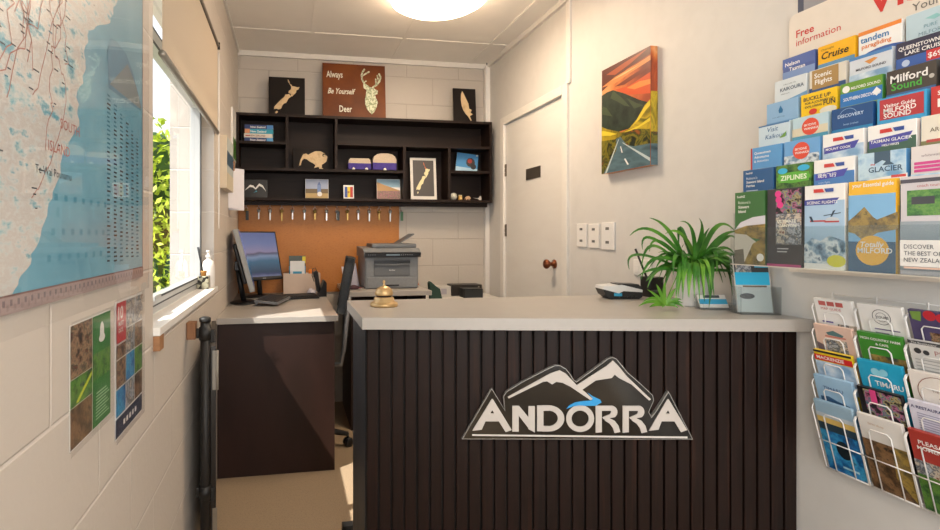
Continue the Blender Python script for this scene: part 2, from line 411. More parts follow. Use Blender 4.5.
# ---- ceiling lamp
W = at(.772, 2.59, ZC)
T = thing('ceiling_lamp', 'round white drum ceiling lamp switched on near the back wall', 'lamp', W)
b = MB(); b.lathe([(.235, 0), (.245, -.012), (.245, -.022), (.235, -.026)], white2, n=40); b.build('lamp_base', T)
b = MB(); b.lathe([(.252, -.022), (.256, -.045), (.250, -.062), (.215, -.082), (.14, -.092), (0, -.095)], glow_mat('lit_diffuser', 'ffdfbb', 12.0), n=48); b.build('lamp_shade', T)
b = MB(); b.box(.52, .60, 2.45, 2.60, ZC-.018, ZC, white2, .003)
solo('ceiling_cover_plate', 'small white rectangular cover plate on the ceiling left of the lamp', 'cover plate', b, at(.56, 2.5, ZC))

# ---- trunking with cut cables in the back right corner
x0 = onY(485, 65, 3.68).x; x1 = onY(491, 65, 3.68).x
T = thing('cable_trunking', 'white vertical cable trunking with loose wire ends above the shelves in the corner', 'trunking', at((x0+x1)/2, 3.69, 2.03))
zt = onY(488, 66, 3.68).z
b = MB(); b.box(x0, x1, 3.665, 3.709, 2.03, zt, white2, .003); b.build('duct', T, W=T.matrix_world)
for i in range(5):
    a = random.uniform(-.5, .5); c0 = Vector((x0+.012+.006*i, 3.68, zt-.01))
    b = MB(); b.tube([c0, c0+Vector((-.006+.02*a, -.01, .02)), c0+Vector((-.02+.03*a, -.03, .035+.01*i)), c0+Vector((-.035+.02*a, -.035, .04+.006*i))], .004, col(['54565a', '3c4046', '8b8c90'][i % 3], .4), 6); b.build('wire', T, W=T.matrix_world)

# ---- roller blind
bl, t, bs = new_mat('blind_fabric'); bs.inputs['Base Color'].default_value = lin('d3c4b0')+(1,); bs.inputs['Roughness'].default_value = .85
trn = t.nodes.new('ShaderNodeBsdfTranslucent'); trn.inputs[0].default_value = lin('e0d3c2')+(1,)
mx = t.nodes.new('ShaderNodeMixShader'); mx.inputs[0].default_value = .28
wv = t.nodes.new('ShaderNodeTexNoise'); wv.inputs['Scale'].default_value = 260; bp = t.nodes.new('ShaderNodeBump'); bp.inputs['Strength'].default_value = .25; bp.inputs['Distance'].default_value = .001
t.links.new(wv.outputs['Fac'], bp.inputs['Height']); t.links.new(bp.outputs[0], bs.inputs['Normal'])
t.links.new(bs.outputs[0], mx.inputs[1]); t.links.new(trn.outputs[0], mx.inputs[2]); t.links.new(mx.outputs[0], t.nodes['Material Output'].inputs[0])
T = thing('roller_blind', 'beige fabric roller blind pulled part way down over the window', 'blind', at(XL+.02, 2.0, 2.12))
W = T.matrix_world
BY0, BY1 = 1.475, 2.565
b = MB(); b.box(XL+.012, XL+.0128, BY0, BY1, 1.71, 2.12, bl); b.build('fabric', T, W=W)
b = MB(); b.tube([(XL+.012, BY0-.003, 1.705), (XL+.012, BY1+.003, 1.705)], .0105, col('8f8a80', .35, .4), 10); b.build('bottom_rail', T, W=W)
b = MB(); b.tube([(XL+.014, BY0, 2.125), (XL+.014, BY1, 2.125)], .009, col('77716a', .5), 12); b.build('roller', T, W=W)
b = MB(); b.box(XL, XL+.024, BY1+.004, BY1+.010, 2.108, 2.142, col('3a3632', .5), .001); b.build('end_bracket', T, W=W)
b = MB(); pts = []
for i in range(25):
    t_ = i/24; a = PI*t_; pts.append((XL+.016, BY1+.012+.013*(1-math.cos(a)), 2.1-.86*math.sin(a)**.55))
b.tube(pts, .0022, white2, 6); b.build('chain_cord', T, W=W)
# ------------------------------------------------------------------ left wall: map and posters
sea = ramp_mat('map_sea_print', ['5b9bb4', '74adc2', '8dbccb'], (3, 3, 2), .32, contrast=(.35, .65), coat=.25)
land = ramp_mat('map_land_print', ['4f9cb3', '9dbfc4', 'c9cbc8', 'c3bdb8', 'ccccc8', '7db0bd', '4f9cb3'], (11, 20, 14), .32, detail=10, coat=.25, contrast=(.34, .66))
paper = col('cfc5b8', .35, coat=.25); red = col('b8746c', .4); ink = col('3f4650', .45); teal = col('3d7f97', .4); teal2 = col('4f93ab', .4)
lam = clear_mat('laminate', gloss=.2, fog=.015)
MX = XL+.004
W = fL((MX, 0, 1.08)); T = thing('wall_map', 'large laminated blue and cream road map on the left wall', 'map', fL((MX, .75, 1.11)))
TW = T.matrix_world
def mu(px, py): p = onX(px, py, MX+.002); return (p.y-.75, p.z-1.11)
b = MB(); R = (-.62, 0, .565, 1.24)
# sheet with a gentle buckle
def sheet(b, x0, x1, y0, y1, m, off=0, nx=24, ny=20, amp=.0015):
    vs = []; fs = []
    for j in range(ny+1):
        for i in range(nx+1):
            x = x0+(x1-x0)*i/nx; y = y0+(y1-y0)*j/ny
            vs.append((x, y, off+amp*(1+math.sin(x*9+y*4)*math.sin(y*7-x*3))))
    for j in range(ny):
        for i in range(nx): a = j*(nx+1)+i; fs.append((a, a+1, a+nx+2, a+nx+1))
    b.add(vs, fs, m, True)
b.prism([(R[0], R[1]), (R[2], R[1]), (R[2], R[3]), (R[0], R[3])], 0, .0005, sea, paper)
coast = [(118, -120), (120, -60), (118, 0), (110, 22), (93, 28), (84, 50), (86, 72), (78, 98), (79, 125), (66, 152), (56, 187), (46, 215), (37, 249), (24, 275), (12, 299), (-2, 312)]
cp = [mu(*p) for p in coast]; cp = [(min(x, R[2]), min(y, R[3])) for x, y in cp]
jag = []
for i in range(len(cp)-1):
    (xa, ya), (xb, yb) = cp[i], cp[i+1]
    for k in range(5):
        q = k/5; jag.append((xa+(xb-xa)*q+random.uniform(-.008, .008), min(R[3], ya+(yb-ya)*q)))
jag.append(cp[-1])
b.ink([(R[0], R[3])]+jag+[(R[0], .012)], land)
b.hold = True; b.k = 3
for k in range(9):     # lakes and sounds
    x = random.uniform(-.5, .0); y = random.uniform(.65, 1.15)
    b.disc(x, y, random.uniform(.01, .035), teal2 if k % 2 else sea, ry=random.uniform(.02, .05), n=9)
# red and blue-grey roads
def coast_x(y): return min(jag[:-1], key=lambda p: abs(p[1]-y))[0]
def walk(x, y, dx, dy, n, m, wd):
    for i in range(n):
        nx_ = x+dx+random.uniform(-.018, .018); ny_ = y+dy+random.uniform(-.02, .02)
        if not (R[0] < nx_ < coast_x(ny_)-.01 and .02 < ny_ < R[3]-.01): break
        b.line(x, y, nx_, ny_, wd, m)
        if random.random() < .45:
            s_ = random.choice((-1, 1)); l_ = random.uniform(.006, .018); b.rect(nx_+.004*s_, ny_, nx_+(.004+l_)*s_, ny_+.002, ink)
        x, y = nx_, ny_
road = col('b07a70', .4); river = col('5b8ba0', .4)
b.k = 5
for i in range(48): walk(random.uniform(-.4, .15), random.uniform(.1, 1.1), random.uniform(-.004, .012), random.uniform(.012, .026), 26, road, .0018)
for i in range(9): walk(random.uniform(-.4, .1), random.uniform(.3, 1.1), random.uniform(-.015, .015), random.uniform(.008, .02), 14, river, .0022)
b.k = 6
for i in range(130):
    x = random.uniform(-.45, .35); y = random.uniform(.05, 1.22)
    if x < coast_x(y)-.01: b.rect(x, y, x+random.uniform(.004, .012), y+.002, ink if random.random() < .7 else teal)
for (px, py), s_, m_, h_ in (((61, 128), 'SOUTH', red, .016), ((49, 150), 'ISLAND', red, .016), ((36, 172), 'Te Wai Pounamu', ink, .012)):
    x, y = mu(px, py); b.text(s_, x, y, h_, m_, maxw=.2)
for (px, py) in ((55, 200), (52, 235), (48, 262)):
    x, y = mu(px, py)
    for k in range(7): b.rect(x+k*.035, y, x+k*.035+.012, y+.010, teal2)
# index table and legend at the right edge
x0, y0 = mu(107, 96); x1, _ = mu(141, 96)
b.k = 7
b.ink([mu(*q) for q in ((109, 88), (108, 50), (111, 38), (117, 41), (127, 55), (134, 75), (142, 108), (141, 111), (125, 100))], col('4f8aa6', .35, coat=.25))
b.k = 8
b.ink([mu(*q) for q in ((110, 84), (128, 64), (137, 88), (142, 110))], col('6d868e', .35, coat=.25))
yb = mu(120, 262)[1]; b.k = 10
for c_ in range(6):
    cx = x0+.002+c_*(R[2]-.02-x0)/6; y = y0+.002-(R[2]*0+.010)*c_
    while y > yb:
        l_ = random.uniform(.012, .020); b.rect(cx, y, cx+l_, y+.0035, ink if random.random() < .6 else teal); y -= .0085
b.rect(R[0], 0, R[2], .023, col('a08d8a', .4)); b.k = 11
for k in range(int((R[2]-R[0])/.009)):
    b.rect(R[0]+k*.009, .004+.006*(k % 2), R[0]+k*.009+.006, .012+.006*(k % 2), col('75676c', .4) if k % 2 else col('93807f', .4))
b.rect(R[0], .022, R[2]-.006, .0245, col('7a5a55', .4)); b.rect(R[2]-.006, .002, R[2]-.003, R[3], col('9a6a60', .4))
b.build('printed_sheet', T)
b = MB(); sheet(b, R[0]-.01, R[2]+.012, R[1]-.028, R[3]+.01, lam, .010, amp=.0012); b.build('laminate_film', T)

grn = col('2f7a35', .35, coat=.2); navy = col('1f2c4a', .35, coat=.2); wht = col('e4e2de', .4); redp = col('c0333a', .35, coat=.2); blk = col('181818', .4)
ph_dark = ramp_mat('photo_people', ['1d1a17', '5b3d2c', 'a88566', '3a4634', '7d2c28'], (34, 40, 30), .3, detail=9, coat=.25, contrast=(.36, .64))
ph_green = ramp_mat('photo_grass', ['1d4a1c', '3f7a2b', '6a9a3c', '2c3f48'], (26, 30, 36), .3, detail=8, coat=.25, contrast=(.36, .66))
ph_brown = ramp_mat('photo_timber', ['2b211a', '5c452f', '8b6a49', '1c1a1a'], (26, 26, 50), .3, detail=9, coat=.25, contrast=(.36, .64))
ph_blue = ramp_mat('photo_water', ['12335c', '1f6ba8', '3fa0cf', '1a2440'], (16, 16, 44), .3, detail=8, coat=.25, contrast=(.36, .64))
ph_city = ramp_mat('photo_street', ['6b7686', 'b9bcc0', '394353', 'd4c9b6', '7a4738'], (34, 34, 40), .3, detail=9, coat=.25, contrast=(.36, .64))
def poster(px, label, draw):
    c = [onX(x, y, XL+.003) for x, y in px]
    y0 = (c[0].y+c[3].y)/2; y1 = (c[1].y+c[2].y)/2; zt = (c[0].z+c[1].z)/2; zb = (c[2].z+c[3].z)/2
    T = thing('poster', label, 'poster', fL((XL+.001, y0, zb)))
    w_, h_ = y1-y0, zt-zb
    b = MB(); b.prism([(.006, .006), (w_-.006, .006), (w_-.006, h_-.006), (.006, h_-.006)], 0, .0006, wht, wht); b.k = 4; draw(b, .008, .008, w_-.008, h_-.008); b.build('printed_sheet', T)
    b = MB(); b.prism([(0, 0), (w_, 0), (w_, h_), (0, h_)], .005, .0055, lam, lam); b.build('laminate_film', T)
def p1(b, x0, y0, x1, y1):
    xm = x0+(x1-x0)*.5; h = y1-y0
    b.rect(x0, y0, xm-.001, y0+h*.33, ph_brown); b.rect(x0, y0+h*.335, xm-.001, y0+h*.56, ph_green); b.rect(x0, y0+h*.565, xm-.001, y1, ph_dark)
    b.rect(xm+.001, y0, x1, y1, grn); b.rect(xm+.001, y0+h*.42, x1, y0+h*.66, ph_green)
    b.disc((xm+x1)/2, y1-h*.16, .011, wht, ry=.018); b.disc((xm+x1)/2, y1-h*.22, .016, wht, ry=.008)
    b.ink([(x0+.02, y0+h*.36), (xm-.004, y0+h*.54), (xm-.004, y0+h*.5), (x0+.03, y0+h*.35)], col('c6d23a', .4))
    for k in range(9): b.rect(xm+.014, y0+.012+k*.006, x1-.012-.008*(k % 3), y0+.0145+k*.006, col('9fc79a', .4))
def p2(b, x0, y0, x1, y1):
    W_ = x1-x0; h = y1-y0
    b.rect(x0, y0, x1, y0+h*.14, navy); 
    for k in range(5): b.rect(x0+.05+k*.02, y0+h*.05, x0+.062+k*.02, y0+h*.09, wht)
    ms = [ph_blue, ph_city, ph_brown, ph_dark, ph_blue, ph_green, ph_dark, ph_city, ph_dark, redp, ph_city, ph_city]
    g = .003; rows = (.15, .36, .575, .78, 1.0)
    for r in range(4):
        for c_ in range(3):
            a = x0+W_*c_/3+g/2; e_ = x0+W_*(c_+1)/3-g/2; lo = y0+h*rows[r]+g/2; hi = y0+h*rows[r+1]-g/2
            if r == 3 and c_ == 0: b.rect(a, lo-.025, e_, hi, redp); continue
            if r == 2 and c_ == 0: hi -= .026
            b.rect(a, lo, e_, hi, ms[r*3+c_])
    b.text('10', x0+.010, y1-.036, .027, wht, True, maxw=.045); b.text('MUST', x0+.012, y1-.050, .009, wht, True, maxw=.042); b.text("DO'S", x0+.012, y1-.064, .009, wht, True, maxw=.042)
poster([(68.5, 320.7), (112.7, 307), (111.6, 415.8), (69.5, 458)], 'laminated green poster with photos, left of two under the map', p1)
poster([(114.3, 300.3), (143.2, 289), (143.2, 409), (115.4, 448)], 'laminated poster with a red 10 panel and photo grid, right of two under the map', p2)

# ------------------------------------------------------------------ window sill things
p = onZ(203, 292, WZ0); W = at(-.385, 2.44, WZ0)
T = thing('reed_diffuser', 'small patterned reed diffuser jar with dark reeds on the window sill', 'diffuser', W)
b = MB(); b.box(-.026, .026, -.026, .026, 0, .058, ramp_mat('mottled_jar', ['16140f', 'b9b49a', '2b2a22'], (60, 60, 60), .3, kind='voronoi'), .004); b.build('jar', T)
b = MB(); b.lathe([(.012, .058), (.012, .072), (.014, .074), (.014, .082), (0, .082)], col('a8763d', .4, .5)); b.build('collar', T)
for a in (-.045, -.03):
    b = MB(); b.tube([(0, 0, .06), (-.01+a*.2, a, .19)], .0028, col('2a2d31', .6), 6); b.build('reed', T)
T = thing('soap_bottle', 'white pump bottle standing at the far end of the window sill', 'bottle', at(-.372, 2.50, WZ0))
b = MB(); b.lathe([(.026, 0), (.028, .004), (.028, .10), (.024, .12), (.010, .132), (.010, .14), (0, .14)], white2); b.build('bottle_body', T)
b = MB(); b.lathe([(.013, .138), (.013, .15), (.005, .152), (.005, .170), (0, .170)], white2); b.box(-.006, .006, -.034, .01, .164, .174, white2, .003); b.build('pump', T)

# small things pinned on the left wall by the shelves
Yq = 3.05
T = thing('canvas_picture', 'cream edged canvas with a blue print on the left wall before the shelves', 'picture', fL((XL, 2.9, 1.455)))
zb, zt = 1.455, 1.73; ya, yb_ = 2.755, 3.06
b = MB(); b.box(XL, XL+.035, ya, yb_, zb, zt, col('d8c8b0', .6), .002); b.build('canvas', T, W=T.matrix_world)
b = MB(fL((XL+.0352, ya, zb))); w_ = yb_-ya; h_ = zt-zb
b.rect(.004, .004, w_-.004, h_-.004, col('b9c0bd', .5)); b.rect(.004, h_*.45, w_-.004, h_*.72, col('3f566a', .5)); b.rect(.004, .004, w_-.004, h_*.3, col('cfc4ab', .5)); b.build('print', T, W=T.matrix_world)
T = thing('hanging_papers', 'white sheets of paper hanging on a clip below the small canvas', 'papers', fL((XL, 3.2, 1.35)))
a0 = onX(225, 172, XL+.02); 
b = MB(); 
for k in range(3): b.T = Matrix.Translation((XL+.003, 3.10+.012*k, 0)) @ Matrix.Rotation(math.radians(52-5*k), 4, 'Z'); b.box(0, .11, 0, .0008, 1.37-.006*k, 1.60+.004*k, col('d4d2d8', .7))
b.T = Matrix()
b.build('sheets', T, W=T.matrix_world)
b = MB(); b.box(XL+.0, XL+.04, 3.085, 3.097, 1.585, 1.64, ramp_mat('bare_timber', ['7a5a40', '8f6c4e'], (8, 60, 60), .6), .003); b.build('clip', T, W=T.matrix_world)
p0 = Vector((XL, 3.26, 0))
b = MB(); b.box(XL, XL+.012, p0.y, p0.y+.2, 1.68, 2.0, white2, .002); b.T = fL((XL+.0122, p0.y, 1.68)); b.rect(.01, .01, .19, .14, ramp_mat('photo_grass', ['2f5a1c', '7ba03a'], (40, 40, 40))); b.rect(.01, .15, .19, .31, wht)
solo('wall_calendar', 'narrow white calendar with a green picture at the end of the left wall', 'calendar', b, fL((XL, p0.y, 1.68)))

# ------------------------------------------------------------------ open gate at the left wall
bkp = col('191614', .55); bkm = col('121110', .5)
gx, gy = -.292, 1.885
T = thing('counter_gate', 'black gate folded open against the left wall beside the desk', 'gate', at(gx, gy, 0))
W = T.matrix_world
b = MB(); b.tube([(gx, gy, 0), (gx, gy, .905)], .0165, bkp, 16); b.build('post', T, W=W)
b = MB(); b.lathe([(.019, 0), (.02, .004), (.02, .014), (.012, .018), (0, .019)], bkm, (gx, gy, .903)); b.build('post_cap', T, W=W)
for z in (.84, .28):
    b = MB(); b.tube([(gx, gy, z), (gx, gy, z+.045)], .021, bkm, 16); b.box(gx-.03, gx, gy-.006, gy+.006, z+.006, z+.04, bkm, .002); b.box(gx, gx+.032, gy-.004, gy+.012, z-.01, z+.035, bkm, .002); b.build('bracket', T, W=W)
b = MB(); b.box(XL+.001, gx-.0295, gy-.02, gy+.02, .845, .905, ramp_mat('bare_timber2', ['7c5233', '8f6340'], (60, 60, 8), .6), .002); b.build('wall_block', T, W=W)
d = Vector((-.075, .56, 0)); u = d.normalized(); G = frame((gx+.036, gy+.006, .04), u, (0, 0, 1), u.cross(Vector((0, 0, 1))))
b = MB(G); b.box(0, d.length, 0, .775, -.019, 0, ramp_mat('black_stained_ply', ['151210', '221c19'], (4, 40, 4), .35), .002); b.build('leaf', T, W=W)
b = MB(G); b.box(-.003, .002, .62, .76, -.012, .009, col('8b867d', .5, .2)); b.tube([(-.003, .62, .004), (-.003, .76, .004)], .005, col('9a948a', .5, .3), 8); b.build('hinge', T, W=W)
b = MB(G); b.box(-.004, .002, .05, .20, -.012, .004, col('8d8579', .35, .6)); b.build('hinge', T, W=W)
# ------------------------------------------------------------------ left desk
lam_top = ramp_mat('pale_laminate', ['a49e97', 'a9a39c'], (12, 12, 12), .32, bump=.01)
lam_edge = col('aaa49d', .35)
espr = ramp_mat('espresso_board', ['251612', '2e1c17', '271813'], (6, 6, 2), .42, spec=.3, bump=.02)
DT = .80
T = thing('office_desk', 'low desk with pale top and espresso brown end panel at the left wall', 'desk', at(-.05, 3.1, 0))
W = T.matrix_world
b = MB(); b.box(XL+.002, .247, 2.605, YB-.004, DT-.03, DT, lam_top, .002); b.build('desktop', T, W=W)
b = MB(); b.box(XL+.003, .232, 2.635, 2.655, .001, DT-.03, espr); b.build('end_panel', T, W=W)
b = MB(); b.box(XL+.003, XL+.02, 2.655, YB-.01, .30, DT-.03, espr); b.build('back_panel', T, W=W)
b = MB(); b.box(XL+.02, .20, YB-.04, YB-.02, .001, DT-.03, espr); b.build('end_panel', T, W=W)

# monitors
mg = col('8a8b8a', .4); mk = col('17171a', .35); scr = None
def screen_mat(name, stops):
    m, t, bs = new_mat(name); tx = t.nodes.new('ShaderNodeTexCoord'); sp = t.nodes.new('ShaderNodeSeparateXYZ'); cr = t.nodes.new('ShaderNodeValToRGB'); e = cr.color_ramp.elements
    t.links.new(tx.outputs['Generated'], sp.inputs[0])
    no = t.nodes.new('ShaderNodeTexNoise'); no.inputs['Scale'].default_value = 3; t.links.new(tx.outputs['Generated'], no.inputs['Vector'])
    ma = t.nodes.new('ShaderNodeMath'); ma.operation = 'MULTIPLY_ADD'; ma.inputs[1].default_value = .10
    t.links.new(no.outputs['Fac'], ma.inputs[0]); t.links.new(sp.outputs['Y'], ma.inputs[2]); t.links.new(ma.outputs[0], cr.inputs[0])
    while len(e) < len(stops): e.new(.5)
    for i, (p, h) in enumerate(stops): e[i].position = p; e[i].color = lin(h)+(1,)
    bs.inputs['Base Color'].default_value = (.01, .01, .012, 1); bs.inputs['Roughness'].default_value = .25
    t.links.new(cr.outputs[0], bs.inputs['Emission Color']); bs.inputs['Emission Strength'].default_value = .42
    return m
lake = screen_mat('lit_desktop_picture', [(.0, '8a8fb0'), (.10, '2b3d66'), (.14, '123a58'), (.40, '2c6484'), (.50, '7b8fae'), (.56, '4a4866'), (.60, '8d84a6'), (.8, '6d7aa8'), (1.05, '5d6b9c')])
def monitor(label, M, w_, h_, t_, frame_m, back_m, base_xy, tilt, stand_h):
    T = thing('computer_monitor', label, 'monitor', M)
    P = Matrix.Translation((0, 0, stand_h)) @ Matrix.Rotation(-tilt, 4, 'X')   # panel: x right, z up, faces -y
    b = MB(P); b.box(-w_/2, w_/2, 0, t_, 0, h_, frame_m, .004); b.box(-w_/2+.06, w_/2-.06, t_, t_+.025, .05, h_-.08, back_m, .01); b.build('housing', T)
    PF = P @ frame((0, 0, 0), (1, 0, 0), (0, 0, 1), (0, -1, 0))
    b = MB(); b.prism([(-w_/2+.011, .022), (w_/2-.011, .022), (w_/2-.011, h_-.011), (-w_/2+.011, h_-.011)], None, .001, lake); b.build('screen', T, M=PF)
    b = MB(PF); b.rect(-.012, .008, .012, .013, col('8d8d90', .4)); b.build('badge', T)
    b = MB(); b.tube([(0, t_+.035, .01), (0, t_+.045+h_*.3*math.sin(tilt), stand_h+h_*.35)], .016, mk, 10); b.box(-.03, .03, t_+.012+h_*.35*math.sin(tilt), t_+.055+h_*.35*math.sin(tilt), stand_h+h_*.3, stand_h+h_*.45, mk, .004); b.build('stand', T)
    b = MB(Matrix.Translation((0, t_+.03, 0)) @ Matrix.Diagonal((1.35, 1, 1, 1))); b.lathe([(.085, 0), (.086, .004), (.07, .010), (.025, .014), (0, .015)], mk); b.build('base', T)
    return T
# the edge-on one faces right and a little away
monitor('grey edged monitor turned side on, nearest the window wall', at(-.205, 3.20, DT, math.radians(90+4)), .36, .375, .03, mg, mk, None, math.radians(15), .085)
monitor('monitor with a lit blue lake picture facing the room on the desk', at(-.158, 3.45, DT, math.radians(33)), .285, .335, .022, mk, mk, None, math.radians(17), .115)
# keyboards
def keyboard(label, M, w_, d_, m_, keys):
    T = thing('keyboard', label, 'keyboard', M)
    b = MB(Matrix.Rotation(math.radians(6), 4, 'X')); b.box(-w_/2, w_/2, -d_/2, d_/2, .004, .018, m_, .003); b.build('case', T)
    b = MB(Matrix.Rotation(math.radians(6), 4, 'X'))
    for r in range(5):
        for c_ in range(14): b.box(-w_/2+.012+c_*(w_-.024)/14, -w_/2+.012+(c_+.86)*(w_-.024)/14, -d_/2+.012+r*(d_-.024)/5, -d_/2+.012+(r+.85)*(d_-.024)/5, .018, .0235, keys)
    o = b.build('keys', T); o['kind'] = 'stuff'
    b = MB(); b.box(-w_/2, w_/2, -d_/2, -d_/2+.01, 0, .006, m_); b.box(-w_/2, w_/2, d_/2-.02, d_/2-.008, 0, .012, m_); b.build('feet', T)
keyboard('grey keyboard lying at a slant in front of the side-on monitor', at(-.095, 3.14, DT+.012, math.radians(76)), .30, .14, col('6e7176', .4), col('33312e', .5))
keyboard('slim black keyboard lying in front of the leaflet box', at(.075, 3.36, DT, math.radians(12)), .22, .11, mk, col('2a2725', .5))
# leaflet box with things in it
p = onZ(299, 286, DT)
T = thing('desk_box', 'pale open cardboard box holding leaflets beside the lit monitor', 'box', at(.088, 3.592, DT))
bxm = col('c7b3a3', .7)
b = MB()
for x0, x1, y0, y1 in ((-.125, .125, -.05, -.046), (-.125, .125, .046, .05), (-.125, -.121, -.046, .046), (.121, .125, -.046, .046)): b.box(x0, x1, y0, y1, 0, .145, bxm)
b.box(-.121, .121, -.046, .046, 0, .004, bxm); b.build('tray', T)
def leaflet(label, M, w_, h_, t_, front, draw, name='leaflet', cat='leaflet', group=None):
    b = MB(); b.box(0, w_, 0, h_, -t_, 0, front); draw(b, w_, h_); o = b.build(name, None, M); return tag(o, label, cat, group)
def l1(b, w_, h_): b.rect(0, h_*.72, w_, h_, col('4a5552', .5)); b.rect(0, h_*.55, w_, h_*.72, col('1d8fb5', .4)); b.rect(w_*.8, h_*.8, w_*1.0, h_*.98, col('e0cf2c', .4))
def l2(b, w_, h_): b.rect(w_*.2, h_*.50, w_*.8, h_*.68, col('2a8bb0', .4)); b.disc(w_*.45, h_*.30, .012, col('c03a54', .4)); b.disc(w_*.75, h_*.30, .012, col('a02c3a', .4))
leaflet('teal and grey leaflet standing at the back of the desk box', fB((.0, 3.615, DT+.005)), .115, .26, .004, col('2d93b3', .5), l1)
leaflet('white leaflet with a blue band standing in the desk box', fB((.008, 3.585, DT+.005)), .10, .225, .004, col('d9dcdc', .5), l2)
b = MB(); b.lathe([(.014, 0), (.016, .01), (.016, .158), (.012, .164), (0, .165)], col('e07a1c', .5), (.150, 3.60, DT+.005), 12); solo('orange_tube', 'small orange tube poking out of the desk box', 'tube', b, at(.150, 3.60, DT+.005))
b = MB(); rr = random.Random(3)
bm = bmesh.new(); bmesh.ops.create_icosphere(bm, subdivisions=2, radius=.03)
for v in bm.verts: v.co *= rr.uniform(.78, 1.12)
bm.verts.index_update(); b.T = Matrix.Translation((.150, 3.46, DT+.025)); b.add([v.co[:] for v in bm.verts], [tuple(v.index for v in f.verts) for f in bm.faces], col('c9c4cc', .7)); bm.free()
solo('crumpled_tissue', 'crumpled white tissue on the desk before the box', 'tissue', b, at(.150, 3.46, DT))
# telephone
T = thing('desk_telephone', 'black desk telephone with upright handset beside the box', 'telephone', at(.214, 3.45, DT, .1))
b = MB(); b.prism([(-.03, 0), (.03, 0), (.03, .09), (.015, .11), (-.02, .02)], -.04, .04, mk); o = b.build('cradle', T, M=Matrix.Rotation(PI/2, 4, 'X'))
b = MB(Matrix.Rotation(math.radians(-8), 4, 'Y')); b.box(-.028, .0, -.022, .022, .03, .175, mk, .012); b.box(-.034, -.02, -.02, .02, .13, .17, mk, .006); b.build('handset', T)
b = MB(); b.tube([(-.05, -.01, .10), (-.065, -.02, .14), (-.06, -.01, .185), (-.04, 0, .19), (-.03, 0, .165)], .003, mk, 6); b.build('cord', T)

# ------------------------------------------------------------------ office chair (turned to the right, back against the desk edge)
fab = ramp_mat('black_mesh_fabric', ['1f2225', '2c3034'], (150, 150, 150), .75, bump=.3); cg = col('73757a', .4, .3)
T = thing('office_chair', 'black office chair tucked under the desk with its back at the desk edge', 'chair', at(.056, 2.95, 0, math.radians(180-6)))
b = MB(); b.box(-.20, .22, -.21, .21, .47, .545, fab, .03); b.build('seat', T)
BK = Matrix.Translation((-.185, 0, .62)) @ Matrix.Rotation(math.radians(-10), 4, 'Y')
b = MB(BK)
vs = []; fs = []
for j in range(9):
    for i in range(7):
        y = -.17+.34*i/6; z = .17+.305*j/8; wdt = (1-.18*(j/8)**3)
        vs.append((.012*math.cos(PI*(i/6-.5))*-1, y*wdt, z))
base = len(vs)
vs += [(x-.045, y, z) for x, y, z in vs]
for j in range(8):
    for i in range(6):
        a = j*7+i; fs.append((a, a+1, a+8, a+7)); fs.append((base+a, base+a+7, base+a+8, base+a+1))
for j in range(8):
    for i in (0, 6):
        a = j*7+i; fs.append((a, a+7, base+a+7, base+a))
for i in range(6): fs.append((i, base+i, base+i+1, i+1)); a = 56+i; fs.append((a, a+1, base+a+1, base+a))
b.add(vs, fs, fab, True); b.build('backrest', T)
b = MB(); b.tube([(-.10, 0, .46), (-.24, 0, .47), (-.255, 0, .56), (-.285, 0, .86)], .014, cg, 8); b.build('back_bar', T)
for s_ in (-1, 1):
    b = MB(); b.tube([(.0, s_*.2, .48), (.0, s_*.25, .50), (-.02, s_*.255, .66)], .011, cg, 8); b.build('arm_post', T)
    b = MB(); b.box(-.15, .10, s_*.255-.028, s_*.255+.028, .66, .685, col('3b3c40', .5), .01); b.build('armrest', T)
b = MB(); b.lathe([(.035, .44), (.03, .47)], mk); b.tube([(0, 0, .10), (0, 0, .47)], .022, cg, 12); b.build('gas_column', T)
b = MB(); b.box(-.10, .10, -.07, .07, .43, .47, mk, .01); b.tube([(.0, .06, .45), (.02, .22, .44)], .006, cg, 6); b.build('tilt_mechanism', T)
for k in range(5):
    a = 2*PI*k/5+PI; c_, s_ = math.cos(a), math.sin(a)
    b = MB(); b.tube([(0, 0, .115), (.12*c_, .12*s_, .10), (.28*c_, .28*s_, .07)], [.026, .022, .013], mk, 8); leg = b.build('leg', T)
    b = MB(Matrix.Translation((.28*c_, .28*s_, .026)) @ Matrix.Rotation(a+.6, 4, 'Z') @ Matrix.Rotation(PI/2, 4, 'X')); b.lathe([(.012, -.022), (.024, -.020), (.026, -.006), (.010, -.004), (.010, .004), (.026, .006), (.024, .020), (.012, .022)], mk, n=16); b.T = Matrix(); b.tube([(.28*c_, .28*s_, .03), (.28*c_, .28*s_, .075)], .006, mk, 6); b.build('castor', leg)

# ------------------------------------------------------------------ printer table and printer
PT = .86
T = thing('printer_table', 'pale topped side table carrying the grey printer', 'table', at(.62, 3.4, 0))
W = T.matrix_world
b = MB(); b.box(.344, .888, 3.12, 3.69, PT-.03, PT, lam_top, .002); b.build('tabletop', T, W=W)
b = MB(); b.box(.38, .396, 3.15, 3.67, 0.001, PT-.03, espr); b.build('side_panel', T, W=W)
b = MB(); b.box(.84, .856, 3.15, 3.67, 0.001, PT-.03, espr); b.build('side_panel', T, W=W)
b = MB(); b.box(.396, .84, 3.60, 3.615, .2, PT-.03, espr); b.build('back_panel', T, W=W)
b = MB(); b.box(.396, .84, 3.16, 3.60, .45, .468, espr); b.build('shelf', T, W=W)
pg = ramp_mat('printer_grey', ['74777a', '7b7e81'], (80, 80, 80), .45); pg2 = col('5f6265', .45); pk = col('1b1c1f', .3)
T = thing('printer', 'grey office multifunction printer with raised document tray', 'printer', at(.662, 3.27, PT))   # local: x right, -y front
b = MB(); b.box(-.178, .178, 0, .34, .0, .215, pg, .012); b.build('body', T)
